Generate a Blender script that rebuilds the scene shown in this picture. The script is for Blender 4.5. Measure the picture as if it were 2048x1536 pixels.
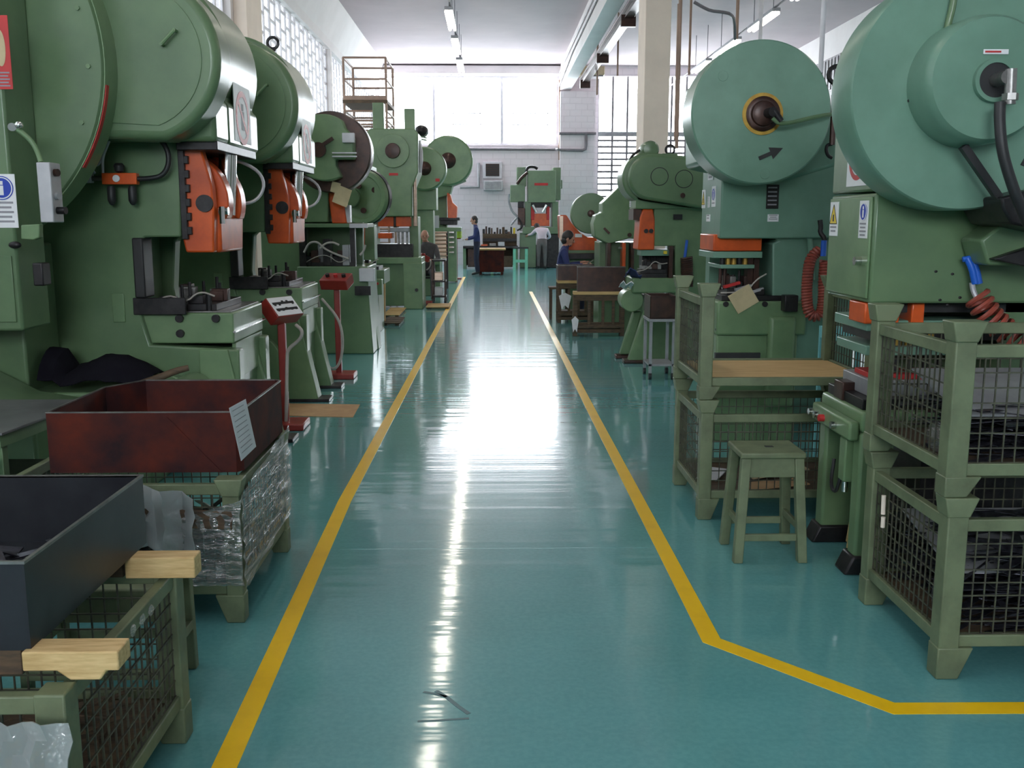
import bpy, bmesh, math, random
from mathutils import Vector, Matrix

S = bpy.context.scene
for o in list(bpy.data.objects):
    bpy.data.objects.remove(o)
COL = S.collection
R = math.radians

# ---------------------------------------------------------------- camera
FPX, CAMH = 1950.0, 1.65
PITCH = math.atan(330 / FPX)
YAW = math.atan(38 / FPX * math.cos(PITCH))
_cp, _sp, _cy, _sy = math.cos(PITCH), math.sin(PITCH), math.cos(YAW), math.sin(YAW)
FWD = Vector((_sy * _cp, _cy * _cp, -_sp))
RGT = Vector((_cy, -_sy, 0))
UPV = Vector((_sy * _sp, _cy * _sp, _cp))
cd = bpy.data.cameras.new('camera')
cd.sensor_width = 36
cd.lens = FPX / 2048 * 36
cd.clip_start = 0.05
cd.clip_end = 300
cam = bpy.data.objects.new('camera', cd)
COL.objects.link(cam)
cam.matrix_world = Matrix(((RGT.x, UPV.x, -FWD.x, 0), (RGT.y, UPV.y, -FWD.y, 0), (RGT.z, UPV.z, -FWD.z, CAMH), (0, 0, 0, 1)))
S.camera = cam

# ---------------------------------------------------------------- exposure, sky
S.view_settings.view_transform = 'Standard'
S.view_settings.look = 'None'
S.view_settings.exposure = 0.56
S.view_settings.gamma = 1
S.view_settings.use_curve_mapping = False
S.cycles.use_denoising = True
S.cycles.max_bounces = 8
S.cycles.diffuse_bounces = 4
S.cycles.glossy_bounces = 4
S.cycles.transparent_max_bounces = 12
S.cycles.sample_clamp_indirect = 40
S.cycles.caustics_reflective = False
S.cycles.caustics_refractive = False
W = bpy.data.worlds.new('sky')
S.world = W
W.use_nodes = True
_bg = W.node_tree.nodes['Background']
_bg.inputs[0].default_value = (0.93, 0.97, 1.0, 1)
_bg.inputs[1].default_value = 15.0


def portal(loc, normal, sx, sy):
    ld = bpy.data.lights.new('sky_portal', 'AREA')
    ld.shape = 'RECTANGLE'
    ld.size, ld.size_y = sx, sy
    ld.cycles.is_portal = True
    o = bpy.data.objects.new('sky_portal', ld)
    COL.objects.link(o)
    n = Vector(normal)
    o.rotation_euler = (n).to_track_quat('-Z', 'Z' if abs(n.z) < .9 else 'Y').to_euler()
    o.location = loc
    return o


# ---------------------------------------------------------------- helpers
def at(x, y, Y):
    """the point at distance Y down the hall that is seen at photo pixel x, y"""
    d = FWD + RGT * ((x - 1024) / FPX) - UPV * ((y - 768) / FPX)
    t = Y / d.y
    return Vector((d.x * t, Y, CAMH + d.z * t))


def atx(x, y, X):
    d = FWD + RGT * ((x - 1024) / FPX) - UPV * ((y - 768) / FPX)
    t = X / d.x
    return Vector((X, d.y * t, CAMH + d.z * t))


def gr(x, y, Z=0.0):
    d = FWD + RGT * ((x - 1024) / FPX) - UPV * ((y - 768) / FPX)
    t = (Z - CAMH) / d.z
    return Vector((d.x * t, d.y * t, Z))


def pxz(pts, Y):
    return [(at(x, y, Y).x, at(x, y, Y).z) for x, y in pts]


# ---------------------------------------------------------------- materials
def ramp(nt, fac, c0, c1, p0=.35, p1=.65):
    n = nt.nodes.new('ShaderNodeValToRGB')
    n.color_ramp.elements[0].position, n.color_ramp.elements[1].position = p0, p1
    n.color_ramp.elements[0].color = (*c0, 1)
    n.color_ramp.elements[1].color = (*c1, 1)
    nt.links.new(fac, n.inputs[0])
    return n.outputs[0]


def noise(nt, scale, detail=4, stretch=None, rough=.6):
    tc = nt.nodes.new('ShaderNodeTexCoord')
    n = nt.nodes.new('ShaderNodeTexNoise')
    n.inputs['Scale'].default_value = scale
    n.inputs['Detail'].default_value = detail
    n.inputs['Roughness'].default_value = rough
    if stretch:
        mp = nt.nodes.new('ShaderNodeMapping')
        mp.inputs['Scale'].default_value = stretch
        nt.links.new(tc.outputs['Object'], mp.inputs[0])
        nt.links.new(mp.outputs[0], n.inputs['Vector'])
    else:
        nt.links.new(tc.outputs['Object'], n.inputs['Vector'])
    return n.outputs['Fac']


def bump(nt, h, b, dist=.002, strength=.5):
    n = nt.nodes.new('ShaderNodeBump')
    n.inputs['Strength'].default_value = strength
    n.inputs['Distance'].default_value = dist
    nt.links.new(h, n.inputs['Height'])
    nt.links.new(n.outputs[0], b.inputs['Normal'])


def mat(name, c, c2=None, rough=.5, metal=0.0, scale=6, p=(.35, .65), bmp=0, bscale=60, stretch=None, coat=0, rough2=None, spec=.5):
    m = bpy.data.materials.new(name)
    m.use_nodes = True
    nt = m.node_tree
    b = nt.nodes['Principled BSDF']
    b.inputs['Roughness'].default_value = rough
    b.inputs['Metallic'].default_value = metal
    b.inputs['Coat Weight'].default_value = coat
    b.inputs['Specular IOR Level'].default_value = spec
    f = noise(nt, scale, 5, stretch)
    c2 = c2 or tuple(v * .82 for v in c)
    nt.links.new(ramp(nt, f, c2, c, *p), b.inputs['Base Color'])
    if rough2 is not None:
        r = nt.nodes.new('ShaderNodeMapRange')
        r.inputs['To Min'].default_value, r.inputs['To Max'].default_value = rough, rough2
        nt.links.new(f, r.inputs[0])
        nt.links.new(r.outputs[0], b.inputs['Roughness'])
    if bmp:
        bump(nt, noise(nt, bscale, 3, stretch), b, bmp, .6)
    return m


M = {}
M['green'] = mat('green machine enamel', (.132, .212, .108), (.10, .168, .088), .3, scale=3, bmp=.0008, bscale=14)
M['green2'] = mat('sage machine enamel', (.165, .26, .13), (.118, .2, .10), .36, scale=3.5, bmp=.0008, bscale=14)
M['aqua'] = mat('blue green machine enamel', (.165, .30, .225), (.13, .245, .18), .33, scale=3, bmp=.0006, bscale=14)
M['cage'] = mat('olive cage paint', (.155, .19, .105), (.10, .12, .066), .5, scale=9, p=(.3, .6))
M['wire'] = mat('dull olive wire', (.085, .09, .055), (.04, .035, .028), .5, scale=20)
M['orange'] = mat('orange slide enamel', (.72, .11, .018), (.50, .07, .015), .3, scale=5)
M['rust'] = mat('red oxide sheet steel', (.10, .018, .010), (.016, .009, .012), .65, scale=5, p=(.3, .7), spec=.15)
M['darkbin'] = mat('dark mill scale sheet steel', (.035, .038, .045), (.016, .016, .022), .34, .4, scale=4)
M['red'] = mat('deep red enamel', (.26, .022, .016), (.2, .018, .014), .4)
M['dark'] = mat('oily dark steel', (.035, .032, .034), (.015, .014, .016), .4, .5, scale=14)
M['black'] = mat('black rubber', (.012, .012, .014), (.02, .02, .022), .5, scale=10)
M['steel'] = mat('worn steel', (.30, .29, .28), (.16, .15, .15), .35, .8, scale=12)
M['chrome'] = mat('bright steel', (.75, .74, .72), (.6, .6, .6), .16, 1.0)
M['brown'] = mat('brown oily iron', (.07, .03, .022), (.03, .014, .012), .35, .3, scale=9)
M['wood'] = mat('raw pine', (.62, .42, .19), (.48, .30, .12), .7, scale=5, stretch=(1, 14, 14), bmp=.0008, bscale=9)
M['woodx'] = mat('raw pine block', (.70, .50, .24), (.52, .34, .14), .7, scale=5, stretch=(2, 16, 16), bmp=.001, bscale=9)
M['oldwood'] = mat('greyed brown timber', (.12, .075, .04), (.055, .036, .024), .75, scale=6, stretch=(2, 10, 10))
M['card'] = mat('brown cardboard', (.52, .33, .16), (.45, .27, .13), .8, scale=8)
M['paper'] = mat('paper', (.78, .76, .80), (.7, .69, .72), .7, scale=8)
M['tag'] = mat('manila card', (.62, .50, .30), (.5, .4, .24), .7, scale=8)
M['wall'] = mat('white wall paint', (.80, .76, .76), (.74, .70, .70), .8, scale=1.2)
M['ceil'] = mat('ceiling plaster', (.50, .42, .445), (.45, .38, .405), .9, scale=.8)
M['pillar'] = mat('cream concrete', (.84, .72, .62), (.76, .65, .56), .8, scale=2)
M['frame'] = mat('pale window frame', (.70, .68, .72), (.62, .60, .64), .6)
M['pipe'] = mat('grey conduit', (.20, .18, .20), (.14, .13, .14), .5)
M['pipebrown'] = mat('brown painted drop pipe', (.34, .22, .16), (.26, .17, .13), .5)
M['heater'] = mat('cream unit heater', (.62, .50, .33), (.5, .4, .27), .5)
M['grey'] = mat('grey painted steel', (.34, .35, .36), (.25, .25, .27), .45, .2)
M['tablegrey'] = mat('scuffed dark grey steel', (.15, .15, .155), (.10, .10, .105), .4, .3)
M['greylight'] = mat('light grey steel', (.50, .50, .52), (.40, .40, .43), .4, .3)
M['cyan'] = mat('pale cyan paint', (.25, .62, .66), (.2, .52, .56), .5)
M['mint'] = mat('mint green paint', (.22, .60, .42), (.17, .5, .34), .5)
M['blue'] = mat('blue plastic', (.012, .12, .62), (.01, .1, .5), .4)
M['blue2'] = mat('sign blue', (.015, .05, .42), (.012, .04, .36), .5)
M['white'] = mat('sign white', (.80, .80, .82), (.72, .72, .74), .55)
M['signred'] = mat('sign red', (.55, .03, .03), (.45, .025, .025), .5)
M['yellow'] = mat('sign yellow', (.78, .58, .03), (.7, .5, .03), .5)
M['line'] = mat('yellow floor paint', (.93, .57, .008), (.82, .48, .008), .28, scale=5, p=(.2, .5), bmp=.0006, bscale=40)
M['text'] = mat('grey print', (.30, .29, .32), None, .6)
M['coil'] = mat('red brown coiled hose', (.34, .07, .045), (.26, .055, .04), .35)
M['greyhose'] = mat('grey beige conduit hose', (.44, .40, .36), (.34, .31, .29), .5)
M['brass'] = mat('yellow brass', (.52, .33, .06), (.36, .2, .04), .35, .5, scale=15)
M['strip'] = mat('dark stamped strips', (.07, .07, .09), (.015, .015, .02), .32, .6, scale=25)
M['rag'] = mat('black cloth', (.008, .007, .012), (.012, .012, .017), 1, spec=.1)
M['skin'] = mat('skin', (.50, .25, .17), (.45, .22, .15), .5)
M['hair'] = mat('dark hair', (.02, .015, .014), None, .5)
M['navy'] = mat('navy overall', (.03, .045, .16), (.02, .03, .11), .8)
M['dull'] = mat('grey brown overall', (.085, .08, .085), (.06, .055, .06), .8)
M['shirt'] = mat('pale pink shirt', (.62, .54, .60), (.55, .48, .54), .8)
M['trouser'] = mat('grey trousers', (.14, .12, .12), (.1, .09, .09), .8)
M['navydk'] = mat('dark work trousers', (.02, .022, .05), None, .8)
M['shoe'] = mat('dark shoe', (.02, .018, .018), None, .5)
M['lime'] = mat('lime plastic', (.45, .62, .06), (.36, .5, .05), .4)
M['gold'] = mat('pale bronze sheet', (.62, .45, .36), (.5, .36, .28), .3, .6, scale=3, stretch=(.1, .1, 6))


def floor_mat():
    m = bpy.data.materials.new('teal epoxy floor')
    m.use_nodes = True
    nt = m.node_tree
    b = nt.nodes['Principled BSDF']
    f = noise(nt, 1.1, 5)
    f2 = noise(nt, 45, 2)
    mx = nt.nodes.new('ShaderNodeMix')
    mx.data_type = 'RGBA'
    mx.inputs[0].default_value = .25
    nt.links.new(ramp(nt, f, (.11, .32, .325), (.13, .37, .375)), mx.inputs[6])
    nt.links.new(ramp(nt, f2, (.09, .28, .29), (.155, .41, .415)), mx.inputs[7])
    nt.links.new(mx.outputs[2], b.inputs['Base Color'])
    b.inputs['Roughness'].default_value = .085
    b.inputs['Specular IOR Level'].default_value = .75
    b.inputs['Coat Weight'].default_value = .3
    b.inputs['Coat Roughness'].default_value = .2
    # trowel ripples that run across the aisle
    r1 = noise(nt, 1.0, 3, (.22, 5.5, 1), .5)
    r2 = noise(nt, 1.0, 2, (9, 14, 1))
    ad = nt.nodes.new('ShaderNodeMath')
    ad.operation = 'MULTIPLY_ADD'
    ad.inputs[1].default_value = .05
    nt.links.new(r2, ad.inputs[0])
    nt.links.new(r1, ad.inputs[2])
    bump(nt, ad.outputs[0], b, .0038, 1.0)
    return m


M['floor'] = floor_mat()


def brick_mat():
    m = bpy.data.materials.new('white painted blockwork')
    m.use_nodes = True
    nt = m.node_tree
    b = nt.nodes['Principled BSDF']
    tc = nt.nodes.new('ShaderNodeTexCoord')
    mp = nt.nodes.new('ShaderNodeMapping')
    mp.inputs['Rotation'].default_value = (R(90), 0, 0)
    br = nt.nodes.new('ShaderNodeTexBrick')
    br.inputs['Scale'].default_value = 1
    br.inputs['Brick Width'].default_value = .42
    br.inputs['Row Height'].default_value = .21
    br.inputs['Mortar Size'].default_value = .012
    br.inputs['Color1'].default_value = (.74, .68, .71, 1)
    br.inputs['Color2'].default_value = (.72, .66, .69, 1)
    br.inputs['Mortar'].default_value = (.66, .60, .63, 1)
    nt.links.new(tc.outputs['Object'], mp.inputs[0])
    nt.links.new(mp.outputs[0], br.inputs['Vector'])
    nt.links.new(br.outputs['Color'], b.inputs['Base Color'])
    b.inputs['Roughness'].default_value = .8
    bump(nt, br.outputs['Fac'], b, -.004, .6)
    return m


M['brick'] = brick_mat()


def emit(name, c, s):
    m = bpy.data.materials.new(name)
    m.use_nodes = True
    nt = m.node_tree
    nt.nodes.remove(nt.nodes['Principled BSDF'])
    e = nt.nodes.new('ShaderNodeEmission')
    e.inputs[0].default_value = (*c, 1)
    e.inputs[1].default_value = s
    nt.links.new(e.outputs[0], nt.nodes['Material Output'].inputs[0])
    return m


M['tube'] = emit('fluorescent tube', (1, .93, .80), 12)


def glass(name, tint, gl=.1, rough=.05, film=False, dif=.16, bd=.03):
    m = bpy.data.materials.new(name)
    m.use_nodes = True
    nt = m.node_tree
    nt.nodes.remove(nt.nodes['Principled BSDF'])
    t = nt.nodes.new('ShaderNodeBsdfTransparent')
    t.inputs[0].default_value = (*tint, 1)
    g = nt.nodes.new('ShaderNodeBsdfGlossy')
    g.inputs['Roughness'].default_value = rough
    mx = nt.nodes.new('ShaderNodeMixShader')
    mx.inputs[0].default_value = gl
    nt.links.new(t.outputs[0], mx.inputs[1])
    nt.links.new(g.outputs[0], mx.inputs[2])
    out = mx.outputs[0]
    if film:
        h = noise(nt, 1, 4, film)
        bn = nt.nodes.new('ShaderNodeBump')
        bn.inputs['Strength'].default_value = 1
        bn.inputs['Distance'].default_value = bd
        nt.links.new(h, bn.inputs['Height'])
        nt.links.new(bn.outputs[0], g.inputs['Normal'])
        d = nt.nodes.new('ShaderNodeBsdfTranslucent')
        d.inputs[0].default_value = (.8, .82, .82, 1)
        d2 = nt.nodes.new('ShaderNodeBsdfDiffuse')
        d2.inputs[0].default_value = (.75, .77, .77, 1)
        m3 = nt.nodes.new('ShaderNodeMixShader')
        nt.links.new(d.outputs[0], m3.inputs[1])
        nt.links.new(d2.outputs[0], m3.inputs[2])
        m2 = nt.nodes.new('ShaderNodeMixShader')
        m2.inputs[0].default_value = dif
        nt.links.new(mx.outputs[0], m2.inputs[1])
        nt.links.new(m3.outputs[0], m2.inputs[2])
        out = m2.outputs[0]
    nt.links.new(out, nt.nodes['Material Output'].inputs[0])
    return m


M['glass'] = glass('window glass', (.95, .97, .98), .06)
M['frost'] = glass('cast glass block', (.32, .33, .335), .08, .3)
M['frost2'] = glass('dimmed cast glass', (.18, .184, .186), .08, .3)  # darker tint added to cut the light from the right wall windows
M['film'] = glass('clear stretch film', (.86, .88, .87), .22, .13, (5, 1.6, 26), .10, .035)
M['bag'] = glass('cloudy plastic bag', (.7, .72, .74), .3, .22, (9, 9, 9), .45, .03)


# ---------------------------------------------------------------- mesh building
class MB:
    def __init__(self):
        self.b = bmesh.new()

    def _poly(self, a, c, flip=False):
        vb = [self.b.verts.new(p) for p in a]
        vt = [self.b.verts.new(p) for p in c]
        n = len(a)
        self.b.faces.new(vb)
        self.b.faces.new(vt[::-1])
        for i in range(n):
            j = (i + 1) % n
            self.b.faces.new((vb[j], vb[i], vt[i], vt[j]))
        return self

    def box(self, x0, x1, y0, y1, z0, z1):
        return self._poly([(x0, y0, z0), (x1, y0, z0), (x1, y1, z0), (x0, y1, z0)], [(x0, y0, z1), (x1, y0, z1), (x1, y1, z1), (x0, y1, z1)])

    def obox(self, c, u, v, w):
        """box about c with half-axis vectors"""
        c, u, v, w = map(Vector, (c, u, v, w))
        q = [-u - v, u - v, u + v, -u + v]
        return self._poly([c + k - w for k in q], [c + k + w for k in q])

    def prism(self, xz, y0, y1):
        return self._poly([(x, y0, z) for x, z in xz], [(x, y1, z) for x, z in xz])

    def prismx(self, yz, x0, x1):
        return self._poly([(x0, y, z) for y, z in yz], [(x1, y, z) for y, z in yz])

    def prismz(self, xy, z0, z1):
        return self._poly([(x, y, z0) for x, y in xy], [(x, y, z1) for x, y in xy])

    def bar(self, p, q, w, h=None, up=(0, 0, 1)):
        p, q = Vector(p), Vector(q)
        d = (q - p).normalized()
        s = d.cross(Vector(up))
        if s.length < 1e-3:
            s = d.cross(Vector((1, 0, 0)))
        s.normalize()
        t = s.cross(d)
        h = h or w
        return self.obox((p + q) / 2, s * w / 2, t * h / 2, (q - p) / 2)

    def cyl(self, p, q, r, r2=None, seg=24):
        p, q = Vector(p), Vector(q)
        r2 = r if r2 is None else r2
        d = (q - p).normalized()
        s = d.orthogonal().normalized()
        t = d.cross(s)
        ring = [s * math.cos(2 * math.pi * i / seg) + t * math.sin(2 * math.pi * i / seg) for i in range(seg)]
        return self._poly([p + k * r for k in ring], [q + k * max(r2, 1e-4) for k in ring])

    def lathe(self, p, axis, prof, seg=48):
        """prof: (distance along axis, radius)"""
        p, d = Vector(p), Vector(axis).normalized()
        s = d.orthogonal().normalized()
        t = d.cross(s)
        prev = None
        first = None
        for a, r in prof:
            ring = [self.b.verts.new(p + d * a + (s * math.cos(2 * math.pi * i / seg) + t * math.sin(2 * math.pi * i / seg)) * max(r, 1e-4)) for i in range(seg)]
            if prev:
                for i in range(seg):
                    j = (i + 1) % seg
                    self.b.faces.new((prev[i], prev[j], ring[j], ring[i]))
            else:
                first = ring
            prev = ring
        self.b.faces.new(first[::-1])
        self.b.faces.new(prev)
        return self

    def tube(self, pts, r, seg=8, smooth=0):
        pts = [Vector(p) for p in pts]
        for _ in range(smooth):
            q = [pts[0]]
            for a, c in zip(pts, pts[1:]):
                q += [a * .75 + c * .25, a * .25 + c * .75]
            pts = q + [pts[-1]]
        prev = None
        s = None
        rr = r if isinstance(r, (list, tuple)) else [r] * len(pts)
        if len(rr) != len(pts):
            rr = [rr[0] + (rr[-1] - rr[0]) * i / (len(pts) - 1) for i in range(len(pts))]
        for k, p in enumerate(pts):
            d = (pts[min(k + 1, len(pts) - 1)] - pts[max(k - 1, 0)])
            if d.length < 1e-6:
                continue
            d.normalize()
            if s is None:
                s = d.orthogonal().normalized()
            s = (s - d * s.dot(d)).normalized()
            t = d.cross(s)
            ring = [self.b.verts.new(p + (s * math.cos(2 * math.pi * i / seg) + t * math.sin(2 * math.pi * i / seg)) * rr[k]) for i in range(seg)]
            if prev:
                for i in range(seg):
                    j = (i + 1) % seg
                    self.b.faces.new((prev[i], prev[j], ring[j], ring[i]))
            else:
                self.b.faces.new(ring[::-1])
            prev = ring
        self.b.faces.new(prev)
        return self

    def ball(self, c, rx, ry=None, rz=None, seg=16):
        ry, rz = ry or rx, rz or rx
        m = Matrix.Translation(c) @ Matrix.Diagonal((rx, ry, rz, 1))
        bmesh.ops.create_uvsphere(self.b, u_segments=seg, v_segments=max(6, seg // 2), radius=1, matrix=m)
        return self

    def sheet(self, grid, th):
        """grid: rows of points; a thin sheet of thickness th"""
        gv = [[self.b.verts.new(p) for p in row] for row in grid]
        fs = []
        for a, c in zip(gv, gv[1:]):
            for i in range(len(a) - 1):
                fs.append(self.b.faces.new((a[i], a[i + 1], c[i + 1], c[i])))
        bmesh.ops.recalc_face_normals(self.b, faces=fs)
        bmesh.ops.solidify(self.b, geom=fs, thickness=th)
        return self

    def ring(self, c, axis, r0, r1, th, seg=40):
        """flat ring r0..r1 about axis, thickness th"""
        c, d = Vector(c), Vector(axis).normalized()
        s = d.orthogonal().normalized()
        t = d.cross(s)
        loops = []
        for a, r in ((0, r0), (0, r1), (th, r1), (th, r0)):
            loops.append([self.b.verts.new(c + d * a + (s * math.cos(2 * math.pi * i / seg) + t * math.sin(2 * math.pi * i / seg)) * r) for i in range(seg)])
        for k in range(4):
            a, e = loops[k], loops[(k + 1) % 4]
            for i in range(seg):
                j = (i + 1) % seg
                self.b.faces.new((a[i], a[j], e[j], e[i]))
        return self

    def build(self, name, m, parent=None, bevel=0, smooth=True, seg=2, **props):
        bmesh.ops.recalc_face_normals(self.b, faces=self.b.faces)
        off = Vector((0, 0, 0))
        p = parent
        while p is not None:
            off += p.location
            p = p.parent
        bmesh.ops.translate(self.b, verts=self.b.verts, vec=-off)
        me = bpy.data.meshes.new(name)
        self.b.to_mesh(me)
        self.b.free()
        if isinstance(m, str):
            m = M[m]
        me.materials.append(m)
        if smooth and len(me.polygons):
            me.shade_smooth()
            me.set_sharp_from_angle(angle=R(38))
        o = bpy.data.objects.new(name, me)
        COL.objects.link(o)
        if parent is not None:
            o.parent = parent
        if bevel:
            bv = o.modifiers.new('edge', 'BEVEL')
            bv.width = bevel
            bv.segments = seg
            bv.limit_method = 'ANGLE'
            bv.angle_limit = R(40)
            bv.harden_normals = False
        for k, v in props.items():
            o[k] = v
        return o


def thing(name, label, cat, loc=(0, 0, 0), group=None):
    o = bpy.data.objects.new(name, None)
    o.empty_display_size = .1
    COL.objects.link(o)
    o.location = loc
    o['label'], o['category'] = label, cat
    if group:
        o['group'] = group
    return o


def tag(o, label, cat, group=None, kind=None):
    o['label'], o['category'] = label, cat
    if group:
        o['group'] = group
    if kind:
        o['kind'] = kind
    return o


def struct(o):
    o['kind'] = 'structure'
    return o


def copy_tree(o, parent=None, skip=()):
    c = o.copy()
    COL.objects.link(c)
    if parent is not None:
        c.parent = parent
    for ch in list(o.children):
        if ch.name.split('.')[0] not in skip:
            copy_tree(ch, c, skip)
    return c


def arc(cx, cy, r, a0, a1, n=16):
    return [(cx + r * math.cos(R(a0 + (a1 - a0) * i / n)), cy + r * math.sin(R(a0 + (a1 - a0) * i / n))) for i in range(n + 1)]


def sign(parent, c, u, v, kind, name='safety_sign'):
    """c centre, u / v half-width and half-height vectors on the face it is stuck to"""
    c, u, v = Vector(c), Vector(u), Vector(v)
    n = u.cross(v).normalized()
    w, h = u.length, v.length
    un, vn = u / w, v / h
    base = MB().obox(c + n * .002, u, v, n * .002).build(name, 'tag' if kind == 'tag' else ('signred' if kind == 'red' else 'white'), parent)
    f = c + n * .0045

    def P(a, b):
        return f + un * a + vn * b
    if kind == 'mandatory':
        r = w * .86
        cc = P(0, h - w * 1.0)
        k = 1.0 if h > w * 1.9 else .9
        pts = [cc + un * r * math.cos(t * math.pi / 16) + vn * r * k * 1.0 * math.sin(t * math.pi / 16) for t in range(32)]
        MB()._poly(pts, [p + n * .001 for p in pts]).build('symbol', 'blue2', base)
        q = MB()
        q.ring(cc + n * .001, n, r * .83, r * .92, .0012)
        q.obox(cc + n * .0018 - vn * r * .2, un * r * .16, vn * r * .4, n * .0006)
        q.obox(cc + n * .0018 + vn * r * .42, un * r * .14, vn * r * .16, n * .0006)
        q.build('pictogram', 'white', base)
        t0 = h - w * 2.05
    elif kind == 'warning':
        s = w * .9
        cb = h - w * 1.9
        pts = [P(-s, cb), P(s, cb), P(0, cb + s * 1.85)]
        MB()._poly(pts, [p + n * .001 for p in pts]).build('symbol', 'yellow', base)
        q = MB()
        for a, e in ((0, 1), (1, 2), (2, 0)):
            q.bar(pts[a] + n * .0015, pts[e] + n * .0015, w * .07, .001, n)
        q.obox(P(0, cb + s * .55) + n * .0015, un * s * .16, vn * s * .33, n * .0006)
        q.build('pictogram', 'black', base)
        t0 = cb - w * .3
    elif kind == 'prohibit':
        r = w * .82
        cc = P(0, h - w * .98)
        q = MB()
        q.ring(cc, n, r * .78, r, .0012)
        dg = (un * .72 - vn * .7)
        q.bar(cc - dg * r * .85 + n * .0006, cc + dg * r * .85 + n * .0006, r * .18, .001, n)
        q.build('symbol', 'signred', base)
        q = MB()
        q.obox(cc + n * .0005 - vn * r * .1, un * r * .22, vn * r * .35, n * .0004)
        q.obox(cc + n * .0005 + vn * r * .4, un * r * .14, vn * r * .13, n * .0004)
        q.build('pictogram', 'text', base)
        t0 = h - w * 2.05
    elif kind == 'red':
        pts = [f + un * w * .55 * math.cos(t * math.pi / 14) + vn * h * (.12 + .5 * math.sin(t * math.pi / 14)) for t in range(28)]
        MB()._poly(pts, [p + n * .001 for p in pts]).build('symbol', 'tag', base)
        t0 = -h * .55
    else:
        t0 = h * .75
    q = MB()
    step = w * .34
    y = t0
    k = 0
    while y > -h + w * .15 and k < 9:
        q.obox(P(0, y), un * w * (.75 if k % 2 == 0 else .6), vn * step * .22, n * .0005)
        y -= step
        k += 1
    if k:
        q.build('print', 'text', base)
    else:
        q.b.free()
    return base


random.seed(7)
# ---------------------------------------------------------------- the hall
YB, XL, XR, ZC = 36.0, -4.17, 9.8, 7.03
YF = -9.0
struct(MB().box(XL - .3, XR + .3, YF - .3, YB + .3, -.2, 0).build('floor', 'floor'))
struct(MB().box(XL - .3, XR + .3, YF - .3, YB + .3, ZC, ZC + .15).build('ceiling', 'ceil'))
struct(MB().prism([(XL - .02, 6.13), (-3.82, ZC + .02), (XL - .02, ZC + .02)], YF, YB).build('trim_3', 'wall'))


def line(name, pts, w):
    m = MB()
    L, Rr = [], []
    for i, p in enumerate(pts):
        p = Vector(p)
        d1 = (Vector(pts[i]) - Vector(pts[i - 1])).normalized() if i else None
        d2 = (Vector(pts[i + 1]) - Vector(pts[i])).normalized() if i < len(pts) - 1 else None
        d = ((d1 or d2) + (d2 or d1)).normalized()
        n = Vector((-d.y, d.x, 0))
        k = 1 / max(.4, n.dot(Vector((-(d2 or d1).y, (d2 or d1).x, 0))))
        L.append(p + n * w / 2 * k)
        Rr.append(p - n * w / 2 * k)
    for i in range(len(pts) - 1):
        q = [L[i], Rr[i], Rr[i + 1], L[i + 1]]
        m._poly([(v.x, v.y, 0) for v in q], [(v.x, v.y, .0015) for v in q])
    return struct(m.build(name, 'line', smooth=False))


line('trim_1', [(-.825, 1.6, 0), (-.825, 2.75, 0), (-.885, 5.6, 0), (-.87, 10, 0), (-.84, 20, 0), (-.835, 28.3, 0)], .078)
line('trim_2', [(2.9, 3.06, 0), (1.365, 3.075, 0), (.862, 3.63, 0), (.855, 8, 0), (.86, 22.5, 0)], .078)
# expansion joints and a scuff in the paint
for k, y in enumerate((1096, 632)):
    p = gr(1000, y)
    m = MB()
    x = -.78
    while x < .8:
        m.box(x, x + .1, p.y - .004 + random.uniform(-.003, .003), p.y + .004, 0, .0008)
        x += .097
    struct(m.build('floor_joint', 'floor'))
sc = MB()
for pts, w in (([(872, 1382), (893, 1394), (915, 1412), (938, 1428)], .016), ([(847, 1384), (870, 1388), (893, 1394)], .014), ([(835, 1443), (880, 1441), (938, 1437)], .012)):
    q = [gr(*p) for p in pts]
    for a, c in zip(q, q[1:]):
        sc.bar(a + Vector((0, 0, .0006)), c + Vector((0, 0, .0006)), w, .0008)
struct(sc.build('floor_scuff', mat('teal floor scuff', (.03, .13, .15), None, .35), smooth=False))


def wall_y(name, y0, y1, x0, x1, z0, z1, holes, m):
    """wall across the hall with rectangular holes (xa, xb, za, zb), sorted in x"""
    b = MB()
    x = x0
    for xa, xb, za, zb in holes:
        if xa > x:
            b.box(x, xa, y0, y1, z0, z1)
        b.box(xa, xb, y0, y1, z0, za)
        b.box(xa, xb, y0, y1, zb, z1)
        x = xb
    b.box(x, x1, y0, y1, z0, z1)
    return struct(b.build(name, m, smooth=False))


def wall_x(name, x0, x1, y0, y1, z0, z1, holes, m):
    b = MB()
    y = y0
    for ya, yb, za, zb in holes:
        if ya > y:
            b.box(x0, x1, y, ya, z0, z1)
        b.box(x0, x1, ya, yb, z0, za)
        b.box(x0, x1, ya, yb, zb, z1)
        y = yb
    b.box(x0, x1, y, y1, z0, z1)
    return struct(b.build(name, m, smooth=False))


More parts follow.
